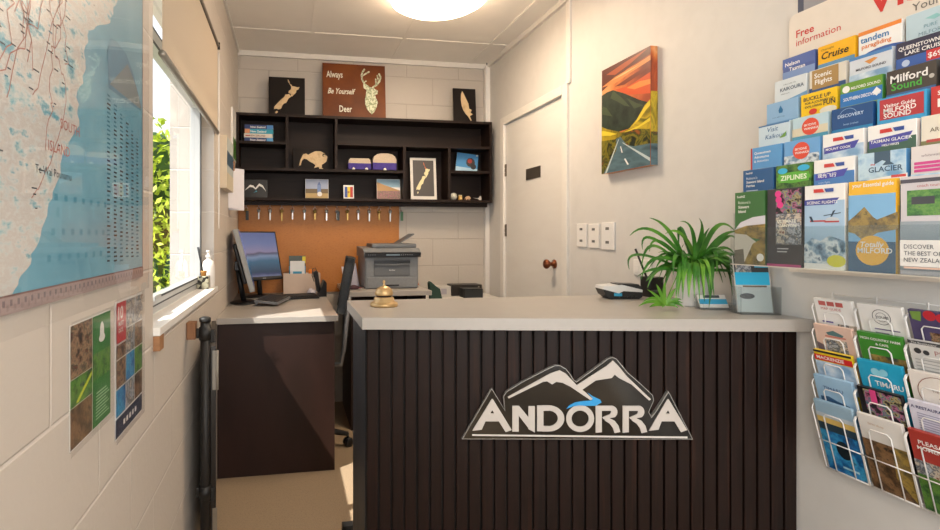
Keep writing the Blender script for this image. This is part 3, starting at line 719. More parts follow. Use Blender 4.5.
b = MB(); b.box(-.165, .165, -.006, .02, .006, .075, pg, .004); b.box(-.045, .045, -.010, -.002, .018, .028, pk, .002); b.build('paper_tray', T)
b = MB(); b.box(-.12, .12, -.0045, 0.01, .085, .195, pg2, .003); b.build('front_panel', T)
b = MB(); b.box(-.12, .12, -.007, -.002, .165, .185, pk, .001); b.box(-.05, .05, -.016, -.004, .150, .158, pg2, .002); b.box(-.115, .115, -.012, -.004, .152, .163, pg2, .002); b.build('output_slot', T)
b = MB(frame((0, -.0052, 0), (1, 0, 0), (0, 0, 1), (0, -1, 0))); b.text('brother', -.019, .118, .009, col('c9cbcc', .4), True, maxw=.04); b.build('badge', T)
b = MB(); b.prism([(-.022, .205), (.34, .205), (.34, .27), (.03, .262), (-.03, .232)], -.188, .188, pg); o = b.build('scanner_unit', T, M=frame((0, 0, 0), (0, 1, 0), (0, 0, 1), (1, 0, 0)))
b = MB(); b.prism([(-.032, .208), (-.018, .206), (-.012, .24), (-.034, .2325)], -.184, .184, pk); b.build('control_panel', T, M=frame((0, 0, 0), (0, 1, 0), (0, 0, 1), (1, 0, 0)))
b = MB(frame((0, -.0345, .215), (1, 0, 0), (0, 0, 1), (0, -1, 0))); b.rect(-.045, .002, .045, .012, col('6c7f8c', .3))
for k in range(6): b.disc(.055+.014*k, .007, .003, col('8b8f93', .4), n=8)
for k in range(4): b.disc(-.16+.014*k, .007, .003, col('8b8f93', .4), n=8)
b.build('buttons', T)
b = MB(); b.box(-.12, .185, .08, .33, .262, .292, pg2, .008); b.build('document_feeder', T)
b = MB(Matrix.Translation((.07, .12, .285)) @ Matrix.Rotation(math.radians(-32), 4, 'Y')); b.box(0, .13, 0, .16, 0, .008, pg2, .002); b.build('document_tray', T)
# papers and small things round the printer
b = MB(); 
for k in range(4): b.add([Vector((.395+.004*k, 3.5, PT)), Vector((.465+.004*k, 3.44+.01*k, PT)), Vector((.44+.004*k, 3.5, PT+.155)), Vector((.39+.004*k, 3.56, PT+.16))], [(0, 1, 2, 3)], col('cfc9d2', .8))
for k in range(3): b.add([Vector((.375+.004*k, 3.52, PT)), Vector((.42+.004*k, 3.49+.01*k, PT)), Vector((.44+.004*k, 3.5, PT+.11)), Vector((.36+.004*k, 3.56, PT+.13))], [(0, 1, 2, 3)], col('d8d2d8', .8))
solo('loose_papers', 'loose white papers propped left of the printer', 'papers', b, at(.39, 3.5, PT))
T = thing('desk_pouch', 'small dark red pouch lying in front of the loose papers', 'pouch', at(.41, 3.27, PT))
b = MB(Matrix.Diagonal((1.3, .8, .55, 1))); b.lathe([(0, 0), (.022, .002), (.03, .02), (.024, .04), (.008, .05), (0, .05)], col('3c1a25', .6), n=14); b.build('bag', T)
b = MB(); b.tube([(.02, 0, .012), (.045, -.01, .01), (.05, .01, .01)], .003, col('8a2a3a', .6), 6); b.build('drawstring', T)
b = MB(); b.prism([(0, 0), (.05, 0), (.02, .10), (0, .11)], 0, .01, col('b5571e', .6)); o = b.build('orange_folder', None, fB((.85, 3.5, PT))); tag(o, 'orange folder leaning on the right side of the printer', 'folder')
# low cabinet right of the printer table with boxes
T = thing('low_cabinet', 'low white cabinet in the back right corner behind the counter', 'cabinet', at(1.18, 3.45, 0))
W = T.matrix_world
b = MB(); b.box(.905, 1.45, 3.30, 3.67, 0.001, .775, white, .003); b.build('body', T, W=W)
for x0, x1 in ((.912, 1.173), (1.180, 1.443)):
    b = MB(); b.box(x0, x1, 3.284, 3.299, .03, .765, white2, .002); o = b.build('cabinet_door', T, W=W)
    b = MB(); b.tube([(x1-.03, 3.284, .6), (x1-.03, 3.268, .6), (x1-.03, 3.268, .7), (x1-.03, 3.284, .7)], .004, cg, 6); b.build('handle', o, W=W)
CT = .775
def px_box(name, label, cat, x0, x1, y_top, Y, depth, m, extra=None, bev=.003):
    a = onY(x0, y_top, Y); c_ = onY(x1, y_top, Y); W = at((a.x+c_.x)/2, Y, CT)
    b = MB(); b.box(a.x, c_.x, Y, Y+depth, CT+.0005, a.z, m, bev)
    if extra: extra(b, a, c_)
    return solo(name, label, cat, b, W)
px_box('white_carton', 'small white carton on the low cabinet beside the green bag', 'carton', 437, 451, 286.5, 3.45, .12, col('bdb8b0', .6), lambda b, a, c_: b.box(a.x+.03, a.x+.07, 3.447, 3.45, CT+.02, CT+.06, col('9d99a0', .6)))
px_box('network_recorder', 'flat black recorder box on the low cabinet, back right', 'recorder', 452, 482, 285, 3.5, .12, col('26221f', .4), lambda b, a, c_: b.box(c_.x-.03, c_.x-.02, 3.497, 3.5, a.z-.02, a.z-.012, col('a9a49c', .4)))
px_box('router_box', 'black box in front of the recorder on the low cabinet', 'box', 464, 483, 289, 3.37, .10, col('181a1b', .4), lambda b, a, c_: b.box(a.x+.006, c_.x-.006, 3.366, 3.37, CT+.008, a.z-.008, col('23282a', .4)))
a = onY(434, 286, 3.36)
b = MB(frame((a.x-.005, 3.40, CT), (1, 0, 0), (0, 0, 1), (0, -1, 0))); b.prism([(-.02, 0), (.06, 0), (.045, .07), (.02, .085), (-.02, .12), (-.03, .11)], 0, .05, col('1e3b30', .7)); solo('green_bag', 'dark green cloth bag slumped at the right end of the printer table', 'bag', b, at(a.x, 3.38, CT))
# storage box glimpsed under the desk side
T = thing('storage_box', 'beige patterned box on the floor seen between desk and counter', 'box', at(.62, 3.38, 0))
b = MB(); b.box(-.2, .2, -.15, .15, 0.001, .30, col('a58d68', .7), .004); b.build('body', T)
b = MB(); b.box(-.205, .205, -.155, .155, .30, .33, col('8e7650', .7), .003); b.build('lid', T)
b = MB(frame((0, -.1505, .15), (1, 0, 0), (0, 0, 1), (0, -1, 0))); b.disc(-.05, 0, .045, blk, n=7); b.disc(.09, .03, .03, blk, n=6); b.build('mark', T)
# ------------------------------------------------------------------ back wall: pegboard, shelf unit and what stands on it
hard = ramp_mat('hardboard', ['a8682a', 'b67431', 'ac6c2c'], (40, 40, 90), .5, detail=6, bump=.02)
SF = 3.53
a = onY(237, 290, 3.70); c_ = onY(399, 200, 3.70)
b = MB(); b.box(XL+.002, c_.x, 3.699, YB-.001, DT-.0, 1.455, hard)
solo('pegboard', 'orange brown hardboard panel on the back wall under the shelves', 'board', b, at((XL+c_.x)/2, 3.7, DT))
T = thing('wall_shelf_unit', 'black-brown wall shelf unit with open cells across the back wall', 'shelf', at(.55, SF, 1.44))
W = T.matrix_world
sh = ramp_mat('black_brown_wood', ['1a110c', '241813', '1e140f'], (3, 14, 60), .5, spec=.2, bump=.02)
sx0, sx1 = XL+.004, 1.456
zt, zb = 2.032, 1.445
X = lambda px: onY(px, 170, SF).x
Z = lambda px, py: onY(px, py, SF).z
tk = .018
b = MB(); b.box(sx0, sx1, SF, YB-.002, zt-tk, zt, sh, .001); b.build('top_board', T, W=W)
b = MB(); b.box(sx0, sx1, SF, YB-.002, zb, zb+tk, sh, .001); b.build('bottom_board', T, W=W)
for x0 in (sx0, sx1-tk):
    b = MB(); b.box(x0, x0+tk, SF, YB-.002, zb+tk, zt-tk, sh); b.build('side_board', T, W=W)
b = MB(); b.box(sx0+tk, sx1-tk, YB-.010, YB-.003, zb+tk, zt-tk, sh); b.build('back_board', T, W=W)
b = MB(); b.box(sx0, sx1, 3.62, 3.64, zb-.028, zb, sh); b.build('hanging_rail', T, W=W)
zA, zB, zC_, zD = Z(260, 141), Z(330, 169), Z(430, 145), Z(470, 170.8)
v1, v2, v3, v4 = X(287), X(336.3), X(404.5), X(449.5)
for x, lo, hi in ((v1, zB, zt-tk), (v2, zB, zt-tk), (v3, zb+tk, zC_), (v4, zb+tk, zC_)):
    b = MB(); b.box(x-tk/2, x+tk/2, SF+.001, YB-.011, lo, hi-.0, sh); b.build('divider', T, W=W)
for x0, x1, z in ((sx0+tk, v1-tk/2, zA), (sx0+tk, v3-tk/2, zB), (v2+tk/2, sx1-tk, zC_), (v4+tk/2, sx1-tk, zD)):
    b = MB(); b.box(x0, x1, SF+.0005, YB-.011, z-tk, z, sh); b.build('shelf_board', T, W=W)
# hooks under the shelf and a key on each
hx = [88, 130, 168, 207, 243, 283, 318, 357, 392, 427, 463, 500, 533, 570, 605]
stl = col('b9b6b0', .3, .8); brs = col('a88b4e', .35, .8)
for i, q in enumerate(hx):
    x = onY(220+q/3.354, 205, 3.66).x
    b = MB(); b.tube([(x, 3.665, zb), (x, 3.665, zb-.030), (x, 3.655, zb-.040), (x, 3.643, zb-.034), (x, 3.641, zb-.026)], .0022, stl, 6); b.build('cup_hook', T, W=W)
for i, q in enumerate(hx):
    x = onY(220+q/3.354, 205, 3.66).x; z = zb-.038
    kt = thing('room_key', 'small metal key hanging from a cup hook under the shelves' if i not in (0, 8, 14) else ['dark tagged key on the leftmost cup hook', 'black tagged key hanging on a hook near the middle of the row', 'green tagged key hanging on the rightmost cup hook'][(0, 8, 14).index(i)], 'key', at(x, 3.652, z) @ Matrix.Scale(1.3, 4), 'keys on the hooks under the shelves')
    b = MB(Matrix.Translation((0, 0, -.006)) @ Matrix.Rotation(PI/2, 4, 'X')); b.tube([(.008*math.cos(t*PI/6), .008*math.sin(t*PI/6)-.004, 0) for t in range(12)], .001, stl, 5, closed=True); b.build('ring', kt)
    b = MB(fB((0, 0, -.018))); l = .045+.012*random.random()
    m_ = stl if i % 3 else brs
    b.prism([(-.003, -.008), (-.003, -l), (.0, -l-.004), (.004, -l), (.004, -.008)], 0, .002, m_); b.lathe([(.0095, 0), (.0095, .002)], m_, (0, -.004, 0), 14); b.build('blade', kt)
    if i in (0, 8, 14):
        b = MB(fB((.006, -.003, -.022))); b.box(-.008, .008, -.05, 0, 0, .004, [blk, blk, col('3c6a48', .5)][(0, 8, 14).index(i)], .001); b.build('tag', kt)

ply = ramp_mat('pale_ply', ['b99c74', 'd2b88f', 'c6aa80'], (30, 30, 8), .55); slate = col('1a1412', .6, 0.0, .2)
NI = [(.50, 1.0), (.55, .93), (.57, .86), (.62, .84), (.64, .80), (.72, .79), (.80, .77), (.88, .78), (.84, .71), (.78, .69), (.77, .62), (.70, .56), (.64, .50), (.59, .50), (.60, .57), (.52, .61), (.53, .65), (.60, .70), (.61, .78), (.56, .86), (.50, .94)]
SI = [(.54, .57), (.50, .55), (.42, .54), (.38, .46), (.27, .38), (.16, .27), (.06, .17), (.05, .10), (.13, .12), (.20, .10), (.27, .12), (.30, .16), (.33, .24), (.41, .30), (.44, .29), (.48, .36), (.52, .43), (.60, .49)]
ST = [(.09, .0), (.12, .045), (.16, .05), (.18, .02), (.13, -.02)]
def nz(b, x, y, w_, h_, m, n0, n1, m_north=None):
    for k, P in enumerate((NI, SI, ST)): b.prism([(x+p[0]*w_, y+(p[1]*.95+.05)*h_) for p in P], n0, n1, (m_north or m) if k == 0 and not m_north else m)
    if m_north: b.prism([(x+p[0]*w_, y+(p[1]*.95+.05)*h_) for p in NI[:6]+NI[-3:]], n1, n1+.0008, m_north)
def board(px0, px1, pyt, label, m, draw, name='wall_plaque', cat='plaque', base_z=None, Y=3.60, lean=5, th=.012, parts=None, yb=None):
    x0 = onY(px0, pyt, Y).x; x1 = onY(px1, pyt, Y).x; zt_ = onY((px0+px1)/2, pyt, Y+.03).z
    base = 2.032 if base_z is None else base_z
    h_ = (zt_-base)/math.cos(math.radians(lean)); w_ = x1-x0
    M = Matrix.Translation((x0, Y, base+.0005)) @ Matrix.Rotation(math.radians(-lean), 4, 'X') @ frame((0, 0, 0), (1, 0, 0), (0, 0, 1), (0, -1, 0))
    T = thing(name, label, cat, M)
    b = MB(); b.box(0, w_, 0, h_, -th, 0, m, .001); b.build('panel', T)
    for nm, fn in draw:
        b = MB(); fn(b, w_, h_); b.build(nm, T)
    return T
board(268.6, 305, 77.7, 'dark square plaque with a wooden country cutout on top of the shelves', slate, [('cutout', lambda b, w_, h_: nz(b, w_*.10, h_*.03, w_*.85, h_*.92, ply, 0, .006))])
rust = ramp_mat('stained_rust_timber', ['4a240b', '693510', '824816'], (3, 3, 40), .5, detail=6, bump=.05, spec=.25)
cream = col('d8d5c6', .6); sage = ramp_mat('string_art', ['8f9a78', 'c3c9a8', 'dadcc4'], (120, 120, 120), .7, kind='voronoi')
def deer(b, w_, h_):
    X0, Y0 = w_*.60, h_*.08; s = h_*.84
    P = lambda pts: [(X0+p[0]*s*.47, Y0+p[1]*s) for p in pts]
    b.prism(P([(.50, .0), (.62, .06), (.72, .16), (.78, .28), (.70, .36), (.66, .44), (.78, .46), (.80, .53), (.66, .56), (.58, .60), (.40, .60), (.22, .64), (.12, .66), (.14, .58), (.26, .54), (.24, .44), (.20, .34), (.20, .22), (.30, .10), (.40, .05)]), 0, .004, sage)
    def ant(pts, wd):
        for i in range(len(pts)-1):
            (xa, ya), (xb, yb_) = P([pts[i]])[0], P([pts[i+1]])[0]; d = Vector((xb-xa, yb_-ya)); n = Vector((-d.y, d.x)).normalized()*wd/2
            b.prism([(xa-n.x, ya-n.y), (xb-n.x, yb_-n.y), (xb+n.x, yb_+n.y), (xa+n.x, ya+n.y)], 0, .004, sage)
    ant([(.38, .60), (.20, .66), (.08, .76), (.05, .86), (.12, .95), (.20, 1.0)], .012); ant([(.06, .84), (.25, .90), (.42, .95)], .010); ant([(.14, .70), (.28, .74)], .008)
    ant([(.56, .60), (.74, .66), (.88, .74), (.94, .84), (.86, .92)], .012); ant([(.72, .66), (.70, .80)], .010); ant([(.84, .72), (.78, .88)], .009)
def deer_txt(b, w_, h_):
    b.text('Always', w_*.06, h_*.74, h_*.115, cream, True, wd=.62, maxw=w_*.26); b.text('Be Yourself', w_*.08, h_*.44, h_*.10, cream, True, wd=.7, maxw=w_*.46, shear=.25); b.text('Deer', w_*.26, h_*.11, h_*.115, cream, True, wd=.66, maxw=w_*.2)
board(322.8, 386, 64, 'rust-stained plank sign with lettering and a string art deer head', rust, [('deer_head', deer), ('lettering', deer_txt)], 'wooden_sign', 'sign', Y=3.58, lean=6, th=.02)
def feather(b, w_, h_):
    pts = [(.78, .08), (.70, .20), (.84, .26), (.74, .30), (.80, .38), (.68, .42), (.66, .56), (.56, .70), (.46, .84), (.40, .92), (.34, .82), (.33, .66), (.36, .50), (.42, .38), (.52, .27), (.64, .19), (.74, .07)]
    b.prism([(p[0]*w_, p[1]*h_) for p in pts], 0, .004, ply)
board(454, 476.5, 89, 'dark narrow plaque with a wooden feather cutout on top of the shelves', slate, [('feather', feather)])
# kiwi bird plaque in the second cell
def kiwi(b, w_, h_):
    b.prism([(p[0]*w_, p[1]*h_) for p in [(.17, .20), (.20, .44), (.24, .58), (.28, .72), (.36, .76), (.42, .70), (.50, .78), (.62, .88), (.76, .88), (.88, .78), (.96, .62), (.93, .42), (.84, .30), (.80, .28), (.80, .12), (.86, .06), (.72, .06), (.73, .14), (.68, .16), (.58, .10), (.62, .24), (.56, .32), (.46, .40), (.38, .50), (.30, .52), (.25, .44), (.21, .22)]], 0, .004, ply)
    b.k = 40; b.disc(.86*w_, .70*h_, .012, slate, n=10); b.disc(.87*w_, .68*h_, .007, ply, n=8)
board(293, 329, 149, 'black plaque with a wooden kiwi bird cutout in the second cell', slate, [('kiwi_cutout', kiwi)], base_z=zB, Y=3.63, lean=4, th=.008)
# mountain outline plaque
def peaks(b, w_, h_):
    b.ink([(.06*w_, .40*h_), (.28*w_, .72*h_), (.42*w_, .68*h_), (.50*w_, .55*h_), (.66*w_, .80*h_), (.80*w_, .70*h_), (.95*w_, .36*h_), (.78*w_, .60*h_), (.66*w_, .66*h_), (.52*w_, .46*h_), (.46*w_, .52*h_), (.40*w_, .58*h_), (.28*w_, .60*h_)], wht); b.ink([(.42*w_, .30*h_), (.58*w_, .36*h_), (.50*w_, .46*h_), (.54*w_, .38*h_)], col('3f9fbd', .4))
board(243, 267.5, 180, 'small black plaque with a white twin peak outline in the bottom left cell', col('0f0d0d', .3), [('outline', peaks)], base_z=zb+tk, Y=3.62, lean=4, th=.006)
def card(px0, px1, pyt, label, draw, **k):
    return board(px0, px1, pyt, label, wht, [('print', draw)], 'postcard', 'postcard', th=.002, **k)
sky1 = col('9ba6bf', .5)
def c1(b, w_, h_):
    b.rect(.002, h_*.5, w_-.002, h_-.002, sky1); b.rect(.002, h_*.28, w_-.002, h_*.5, col('6b5a3c', .5)); b.rect(.002, .002, w_-.002, h_*.28, col('b59a66', .5)); b.rect(w_*.52, h_*.15, w_*.68, h_*.72, col('6e86b5', .5)); b.ink([(w_*.52, h_*.7), (w_*.60, h_*.88), (w_*.68, h_*.7)], col('5a6fa0', .5)); b.disc(w_*.62, h_*.24, h_*.12, wht)
card(305.3, 328.5, 179.5, 'postcard of a grey-blue tower in the long bottom cell', c1, base_z=zb+tk, Y=3.60, lean=6)
def c2(b, w_, h_):
    b.rect(.002, h_*.6, w_-.002, h_-.002, col('86a8bc', .5)); b.ink([(.002, h_*.85), (w_*.3, h_*.72), (w_-.002, h_*.45), (w_-.002, h_*.3), (.002, h_*.4)], col('b08a5c', .5)); b.rect(.002, .002, w_-.002, h_*.42, ramp_mat('photo_lupins', ['7a4f5c', 'a8737c', '6e7048', '8b5a70'], (90, 90, 90), .5, contrast=(.35, .65)))
card(377, 400.5, 179.5, 'postcard of a flowering hillside in the long bottom cell', c2, base_z=zb+tk, Y=3.60, lean=6)
def c3(b, w_, h_):
    b.rect(.0, .0, w_, h_, col('4a8fc4', .5)); b.rect(0, 0, w_, h_*.25, col('a9cbe0', .5)); b.disc(w_*.66, h_*.55, h_*.25, col('3a3434', .5), n=9); b.disc(w_*.62, h_*.62, h_*.13, col('a33a34', .5), n=8); b.disc(w_*.8, h_*.35, h_*.16, col('2e2c2e', .5), n=8)
T_ = card(455.5, 477, 154, 'tilted blue skydiving postcard in the upper right small cell', c3, base_z=zD, Y=3.62, lean=5)
T_.matrix_world = T_.matrix_world @ Matrix.Translation((0, .010, 0)) @ Matrix.Rotation(math.radians(-7), 4, 'Z')
b = MB(); p = onY(477.5, 155.5, 3.60); b.lathe([(0, -.006), (.005, -.005), (.008, .0), (.005, .005), (0, .006)], white2, (p.x, 3.612, p.z), 12); b.tube([(p.x, 3.612, p.z), (p.x, 3.63, p.z), (p.x, 3.64, zD)], .001, stl, 5)
solo('ball_pin', 'small white ball headed card stand beside the tilted postcard', 'card stand', b, at(p.x, 3.62, zD))
# flag magnet block
T_ = board(343.5, 354, 185.5, 'small white framed card with blue yellow and red stripes', wht, [('stripes', lambda b, w_, h_: (b.rect(w_*.12, h_*.12, w_*.38, h_*.88, col('2e4f9a', .5)), b.rect(w_*.38, h_*.12, w_*.64, h_*.88, col('d8bd33', .5)), b.rect(w_*.64, h_*.12, w_*.9, h_*.88, col('b8342c', .5)), b.disc(w_*.5, h_*.5, w_*.1, col('a8702c', .5))))], 'flag_card', 'card', base_z=zb+tk, Y=3.59, th=.008)
# framed map print
def fp(b, w_, h_):
    b.rect(.0, .0, w_, h_, wht)
def inner(b, w_, h_):
    b.k = 3; b.rect(w_*.10, h_*.09, w_*.90, h_*.94, col('4c4846', .5)); nz(b, w_*.18, h_*.12, w_*.66, h_*.78, col('dcd3a6', .5), .0012, .0018, col('c8622c', .5))
T_ = board(411, 437, 158, 'white framed dark print of two pale islands in its own cell', col('d8d4cc', .5), [('print', inner)], 'picture_frame', 'picture', base_z=zb+tk, Y=3.60, lean=6, th=.012)
# glass clip
# stacked books
BG = 'guide books stacked in the top left cell'
bw = onY(273, 130, 3.57).x-onY(244.5, 130, 3.57).x; bx = onY(244.5, 130, 3.57).x
for k, (c0, c1_, t_, lab, tt) in enumerate((('25386b', '4a8ec0', .029, 'navy and light blue guide book, bottom of the stack in the shelf cell', 'New Zealand'), ('cfc8bc', 'cfc8bc', .027, 'cream spined book, second from bottom of the stack', 'NEW ZEALAND'), ('1f93ad', 'c9875d', .031, 'turquoise guide book with an orange end, third up the stack', 'New Zealand'), ('25386b', '3a78b8', .029, 'navy guide book on top of the stack in the shelf cell', 'New Zealand'))):
    z0 = zA+sum((.029, .027, .031, .029)[:k]); dx = (.0, -.003, .002, .001)[k]
    T = thing('guide_book', lab, 'book', at(bx+dx, 3.565, z0+.0003), BG)
    cv = col('#'+c0, .4); 
    b = MB(); b.box(0, bw, 0, .13, 0, .002, cv); b.box(0, bw, 0, .13, t_-.0025, t_-.0005, cv); b.box(0, bw, 0, .002, .002, t_-.0025, cv)
    b.T = fB((0, 0, 0)); e_ = col('#'+c1_, .4)
    if k == 2: b.rect(0, .001, bw*.18, t_-.001, e_)
    elif k != 1: b.rect(bw*.78, .001, bw, t_-.001, e_)
    b.text(tt, bw*.20, t_*.25, t_*.45, wht if k != 1 else col('7a4a40', .5), True, maxw=bw*.55)
    if k == 1: b.rect(bw*.05, t_*.3, bw*.2, t_*.6, col('b0483a', .5))
    b.build('cover', T)
    b = MB(); b.box(.002, bw-.002, .002, .128, .002, t_-.0025, col('cfc8b8', .8)); b.build('pages', T)
# toy van and caravan (purple and cream)
pur = ramp_mat('purple_felt', ['3a2f78', '4a3c90', '2f2566'], (160, 160, 160), .85, bump=.3); crm = ramp_mat('cream_felt', ['b4a48f', 'cbbba5'], (160, 160, 160), .9, bump=.3)
def toy(name, label, px0, px1, pyt, prof_top, split, wheels):
    Y = 3.585; x0 = onY(px0, 170, Y).x; x1 = onY(px1, 170, Y).x; zt_ = onY(px0, pyt, Y).z; w_ = x1-x0; h_ = zt_-zB-.010
    T = thing(name, label, 'toy', fB((x0, Y, zB+.010)))
    b = MB(); b.prism([(0, .0), (w_, .0), (w_, h_*split), (0, h_*split)], -.06, 0, pur); b.build('lower_body', T)
    b = MB(); b.prism([(p[0]*w_, h_*(split+(1-split)*p[1])) for p in prof_top], -.06, 0, crm); b.build('upper_body', T)
    for wx in wheels:
        b = MB(); b.lathe([(.011, 0), (.011, .006), (.004, .008), (0, .008)], cream, (wx*w_, .001, .0), 14); b.lathe([(.011, -.006), (.011, 0)], cream, (wx*w_, .001, -.062), 14); b.build('wheel', T)
    return T
toy('toy_camper_van', 'purple and cream toy camper van in the wide middle cell', 348.5, 371, 158, [(0, 0), (1, 0), (.97, .7), (.9, 1), (.08, 1), (.03, .7)], .55, (.22, .8))
toy('toy_caravan', 'purple and cream rounded toy caravan beside the toy van', 373, 396.5, 153, [(0, 0), (1, 0), (1, .35), (.94, .68), (.82, .9), (.64, 1), (.36, 1), (.18, .9), (.06, .68), (0, .35)], .42, (.5,))
# ornaments in the lower right cell
zc = zb+tk
def orn(px, Y=3.58): return onY(px, 190, Y).x
b = MB(); b.lathe([(.010, 0), (.022, .008), (.028, .026), (.024, .044), (.012, .053), (0, .055)], ramp_mat('glazed_egg', ['9aa088', 'c8c4b4', '8a94a0'], (40, 40, 40), .25), (orn(453.5), 3.58, zc), 18); solo('glazed_egg', 'mottled grey egg ornament at the left of the lower right cell', 'ornament', b, at(orn(453.5), 3.58, zc))
T = thing('honey_jar', 'tiny amber jar ornament beside the grey egg', 'jar', at(orn(460.2), 3.58, zc))
b = MB(); b.lathe([(.013, 0), (.015, .003), (.015, .026), (.011, .031)], col('b58a3c', .3)); b.build('jar_body', T)
b = MB(); b.lathe([(.013, .0305), (.013, .038), (0, .0385)], col('cfc19c', .5)); b.build('lid', T)
b = MB(fB((0, -.0152, .008))); b.rect(-.008, 0, .008, .014, col('d9c48c', .5)); b.build('jar_label', T)
def animal(label, px, poly, m, sc=.035, name='animal_figurine'):
    b = MB(); b.prism([(p[0]*sc, p[1]*sc) for p in poly], -.006, .006, m); o = b.build(name, None, fB((orn(px), 3.575, zc+.0004))); tag(o, label, 'figurine')
animal('small pale kiwi figurine beside the amber jar', 466.5, [(-.5, .15), (-.35, .55), (0, .85), (.4, .9), (.75, .65), (.8, .3), (.6, .25), (.62, 0), (.35, 0), (.38, .25), (.05, .3), (.02, 0), (-.2, 0), (-.15, .35), (-.35, .4)], col('bd9a78', .5))
animal('small white bird figurine with a long tail at the right of the cell', 478, [(-1.6, .75), (-.2, .6), (.3, .75), (.55, 1.25), (.75, 1.1), (.85, .6), (.8, .1), (1.0, 0), (-.1, 0), (.3, .2), (-.2, .45)], col('c9c2b6', .5), .026)
# ------------------------------------------------------------------ front counter
CTZ = .965
stain = ramp_mat('black_stained_timber', ['100907', '21120d', '180d09', '2d1911'], (55, 55, 2.2), .45, spec=.22, detail=6, bump=.12, contrast=(.3, .7))
sidem = ramp_mat('worn_side_board', ['2a2b2f', '3a3c40', '222327'], (40, 8, 4), .5, bump=.05)
T = thing('reception_counter', 'reception counter with pale top and black slatted front', 'counter', at(.85, 1.6, 0))
W = T.matrix_world
b = MB(); poly = [(.214, 1.502), (1.495, 1.247), (1.495, 1.905), (.214, 1.905)]
b.prism(poly, CTZ-.035, CTZ, lam_top, lam_edge); b.build('worktop', T, W=W)
A = Vector((.232, 1.552, 0)); Bq = Vector((1.490, 1.290, 0)); u = (Bq-A).normalized(); n = u.cross(Vector((0, 0, 1)))   # faces the visitor
FP = frame(A, u, (0, 0, 1), n); L = (Bq-A).length
b = MB(FP); N = 33; pw = L/N
for i in range(N):
    x0 = i*pw+.0035; x1 = (i+1)*pw-.0015; d_ = random.uniform(-.001, .001)
    b.box(x0, x1, .002, CTZ-.036, -.016, -.001+d_, stain, .0025)
b.box(0, L, .001, CTZ-.036, -.030, -.012, col('080706', .7)); b.build('slatted_front', T, W=W)
b = MB(); b.prism([(.232, 1.565), (.250, 1.585), (.250, 1.87), (.232, 1.87)], .001, CTZ-.036, sidem); b.build('side_panel', T, W=W)
b = MB(); b.box(.25, 1.47, 1.855, 1.87, .001, CTZ-.036, espr); b.build('back_panel', T, W=W)
b = MB(); b.box(.25, 1.47, 1.60, 1.85, .50, .518, espr); b.build('inner_shelf', T, W=W)
b = MB(Matrix.Translation((.205, 1.90, .0)) @ Matrix.Rotation(PI/2, 4, 'X')); 
# small castor at the counter's inner foot
b = MB(Matrix.Translation((.222, 2.00, .026)) @ Matrix.Rotation(PI/2, 4, 'Y')); b.lathe([(.014, -.016), (.026, -.012), (.026, .012), (.014, .016)], blk, n=18); b.T = Matrix(); b.box(.205, .24, 1.985, 2.015, .05, .062, blk); b.box(.204, .207, 1.988, 2.012, .02, .055, blk); b.box(.238, .241, 1.988, 2.012, .02, .055, blk); b.box(.206, .36, 1.985, 2.02, .058, .075, blk)
b.box(.33, .36, 1.87, 2.02, .058, .075, blk); b.build('castor_foot', T, W=W)

# sign
def sp(px, py):
    d = ray(px, py); nn = n; q = A+n*.012
    t_ = (q-EYE).dot(nn)/d.dot(nn); P = EYE+d*t_; v = P-A
    return (v.dot(u), v.z)
O = lambda pts: [sp(*p) for p in pts]
G1 = lambda pts: [sp(440+p[0]/3.604, 340+p[1]/3.604) for p in pts]
cn = sp(577, 400)
T = thing('company_sign', 'black mountain shaped ANDORRA sign on the counter front', 'sign', FP @ Matrix.Translation((cn[0], cn[1], .001)))
W = T.matrix_world
gloss_bk = ramp_mat('gloss_black_acrylic', ['0b0a0a', '0e0d0c'], (5, 5, 5), .12, spec=.6); edge = col('9a9894', .25, .3)
out = O([(461.8, 439.3), (491.8, 388), (504.8, 410), (503.3, 396.5), (506.1, 391.8), (521.4, 382.3), (550, 367.4), (555, 365.3), (560, 365.2), (566.2, 368.8), (571, 375), (574, 380), (576.5, 381.6), (608, 358.5), (612.5, 356.9), (616.5, 358.6), (627.8, 372.4), (640.3, 383.2), (652.9, 395.2), (654, 400.5), (649, 412), (651.5, 417), (655, 412.5), (668.6, 391.2), (693.2, 439.5)])
b = MB(FP); b.prism(out, 0.0, .012, edge, edge)
# black face inset by 1.6 mm
cx_ = sum(p[0] for p in out)/len(out); 
def inset(P, d):
    R = []; N = len(P); area = sum(P[i][0]*P[(i+1) % N][1]-P[(i+1) % N][0]*P[i][1] for i in range(N)); s = 1 if area > 0 else -1
    for i in range(N):
        a = Vector(P[i-1]); c_ = Vector(P[i]); e_ = Vector(P[(i+1) % N])
        n1 = Vector((-(c_-a).y, (c_-a).x)).normalized()*s; n2 = Vector((-(e_-c_).y, (e_-c_).x)).normalized()*s
        m_ = (n1+n2); m_ = m_.normalized()*d/max(.45, m_.normalized().dot(n1)); R.append((c_.x+m_.x, c_.y+m_.y))
    return R
b.prism(inset(out, .0022), .012, .0126, gloss_bk, gloss_bk); b.build('backing_plate', T, W=W)
fm = col('c3bcb5', .4)
b = MB(FP); z0, z1 = .0126, .0150
b.prism(G1([(243, 204), (400, 118), (430, 108), (452, 120), (492, 162), (600, 92), (622, 73), (642, 93), (670, 128), (759, 213), (752, 217), (690, 160), (645, 137), (628, 124), (618, 136), (560, 145), (512, 178), (550, 211), (541, 216), (470, 168), (440, 153), (418, 150), (403, 159), (385, 148), (370, 150), (247, 210)]), z0, z1, fm); b.build('snow_peaks', T, W=W)
b = MB(FP); b.prism(G1([(530, 188), (552, 203), (576, 214), (581, 224), (560, 236), (510, 236), (478, 238), (455, 247), (466, 234), (486, 224), (515, 219), (545, 217), (548, 209)]), z0, z1, col('2596d6', .35)); b.build('river_swoosh', T, W=W)
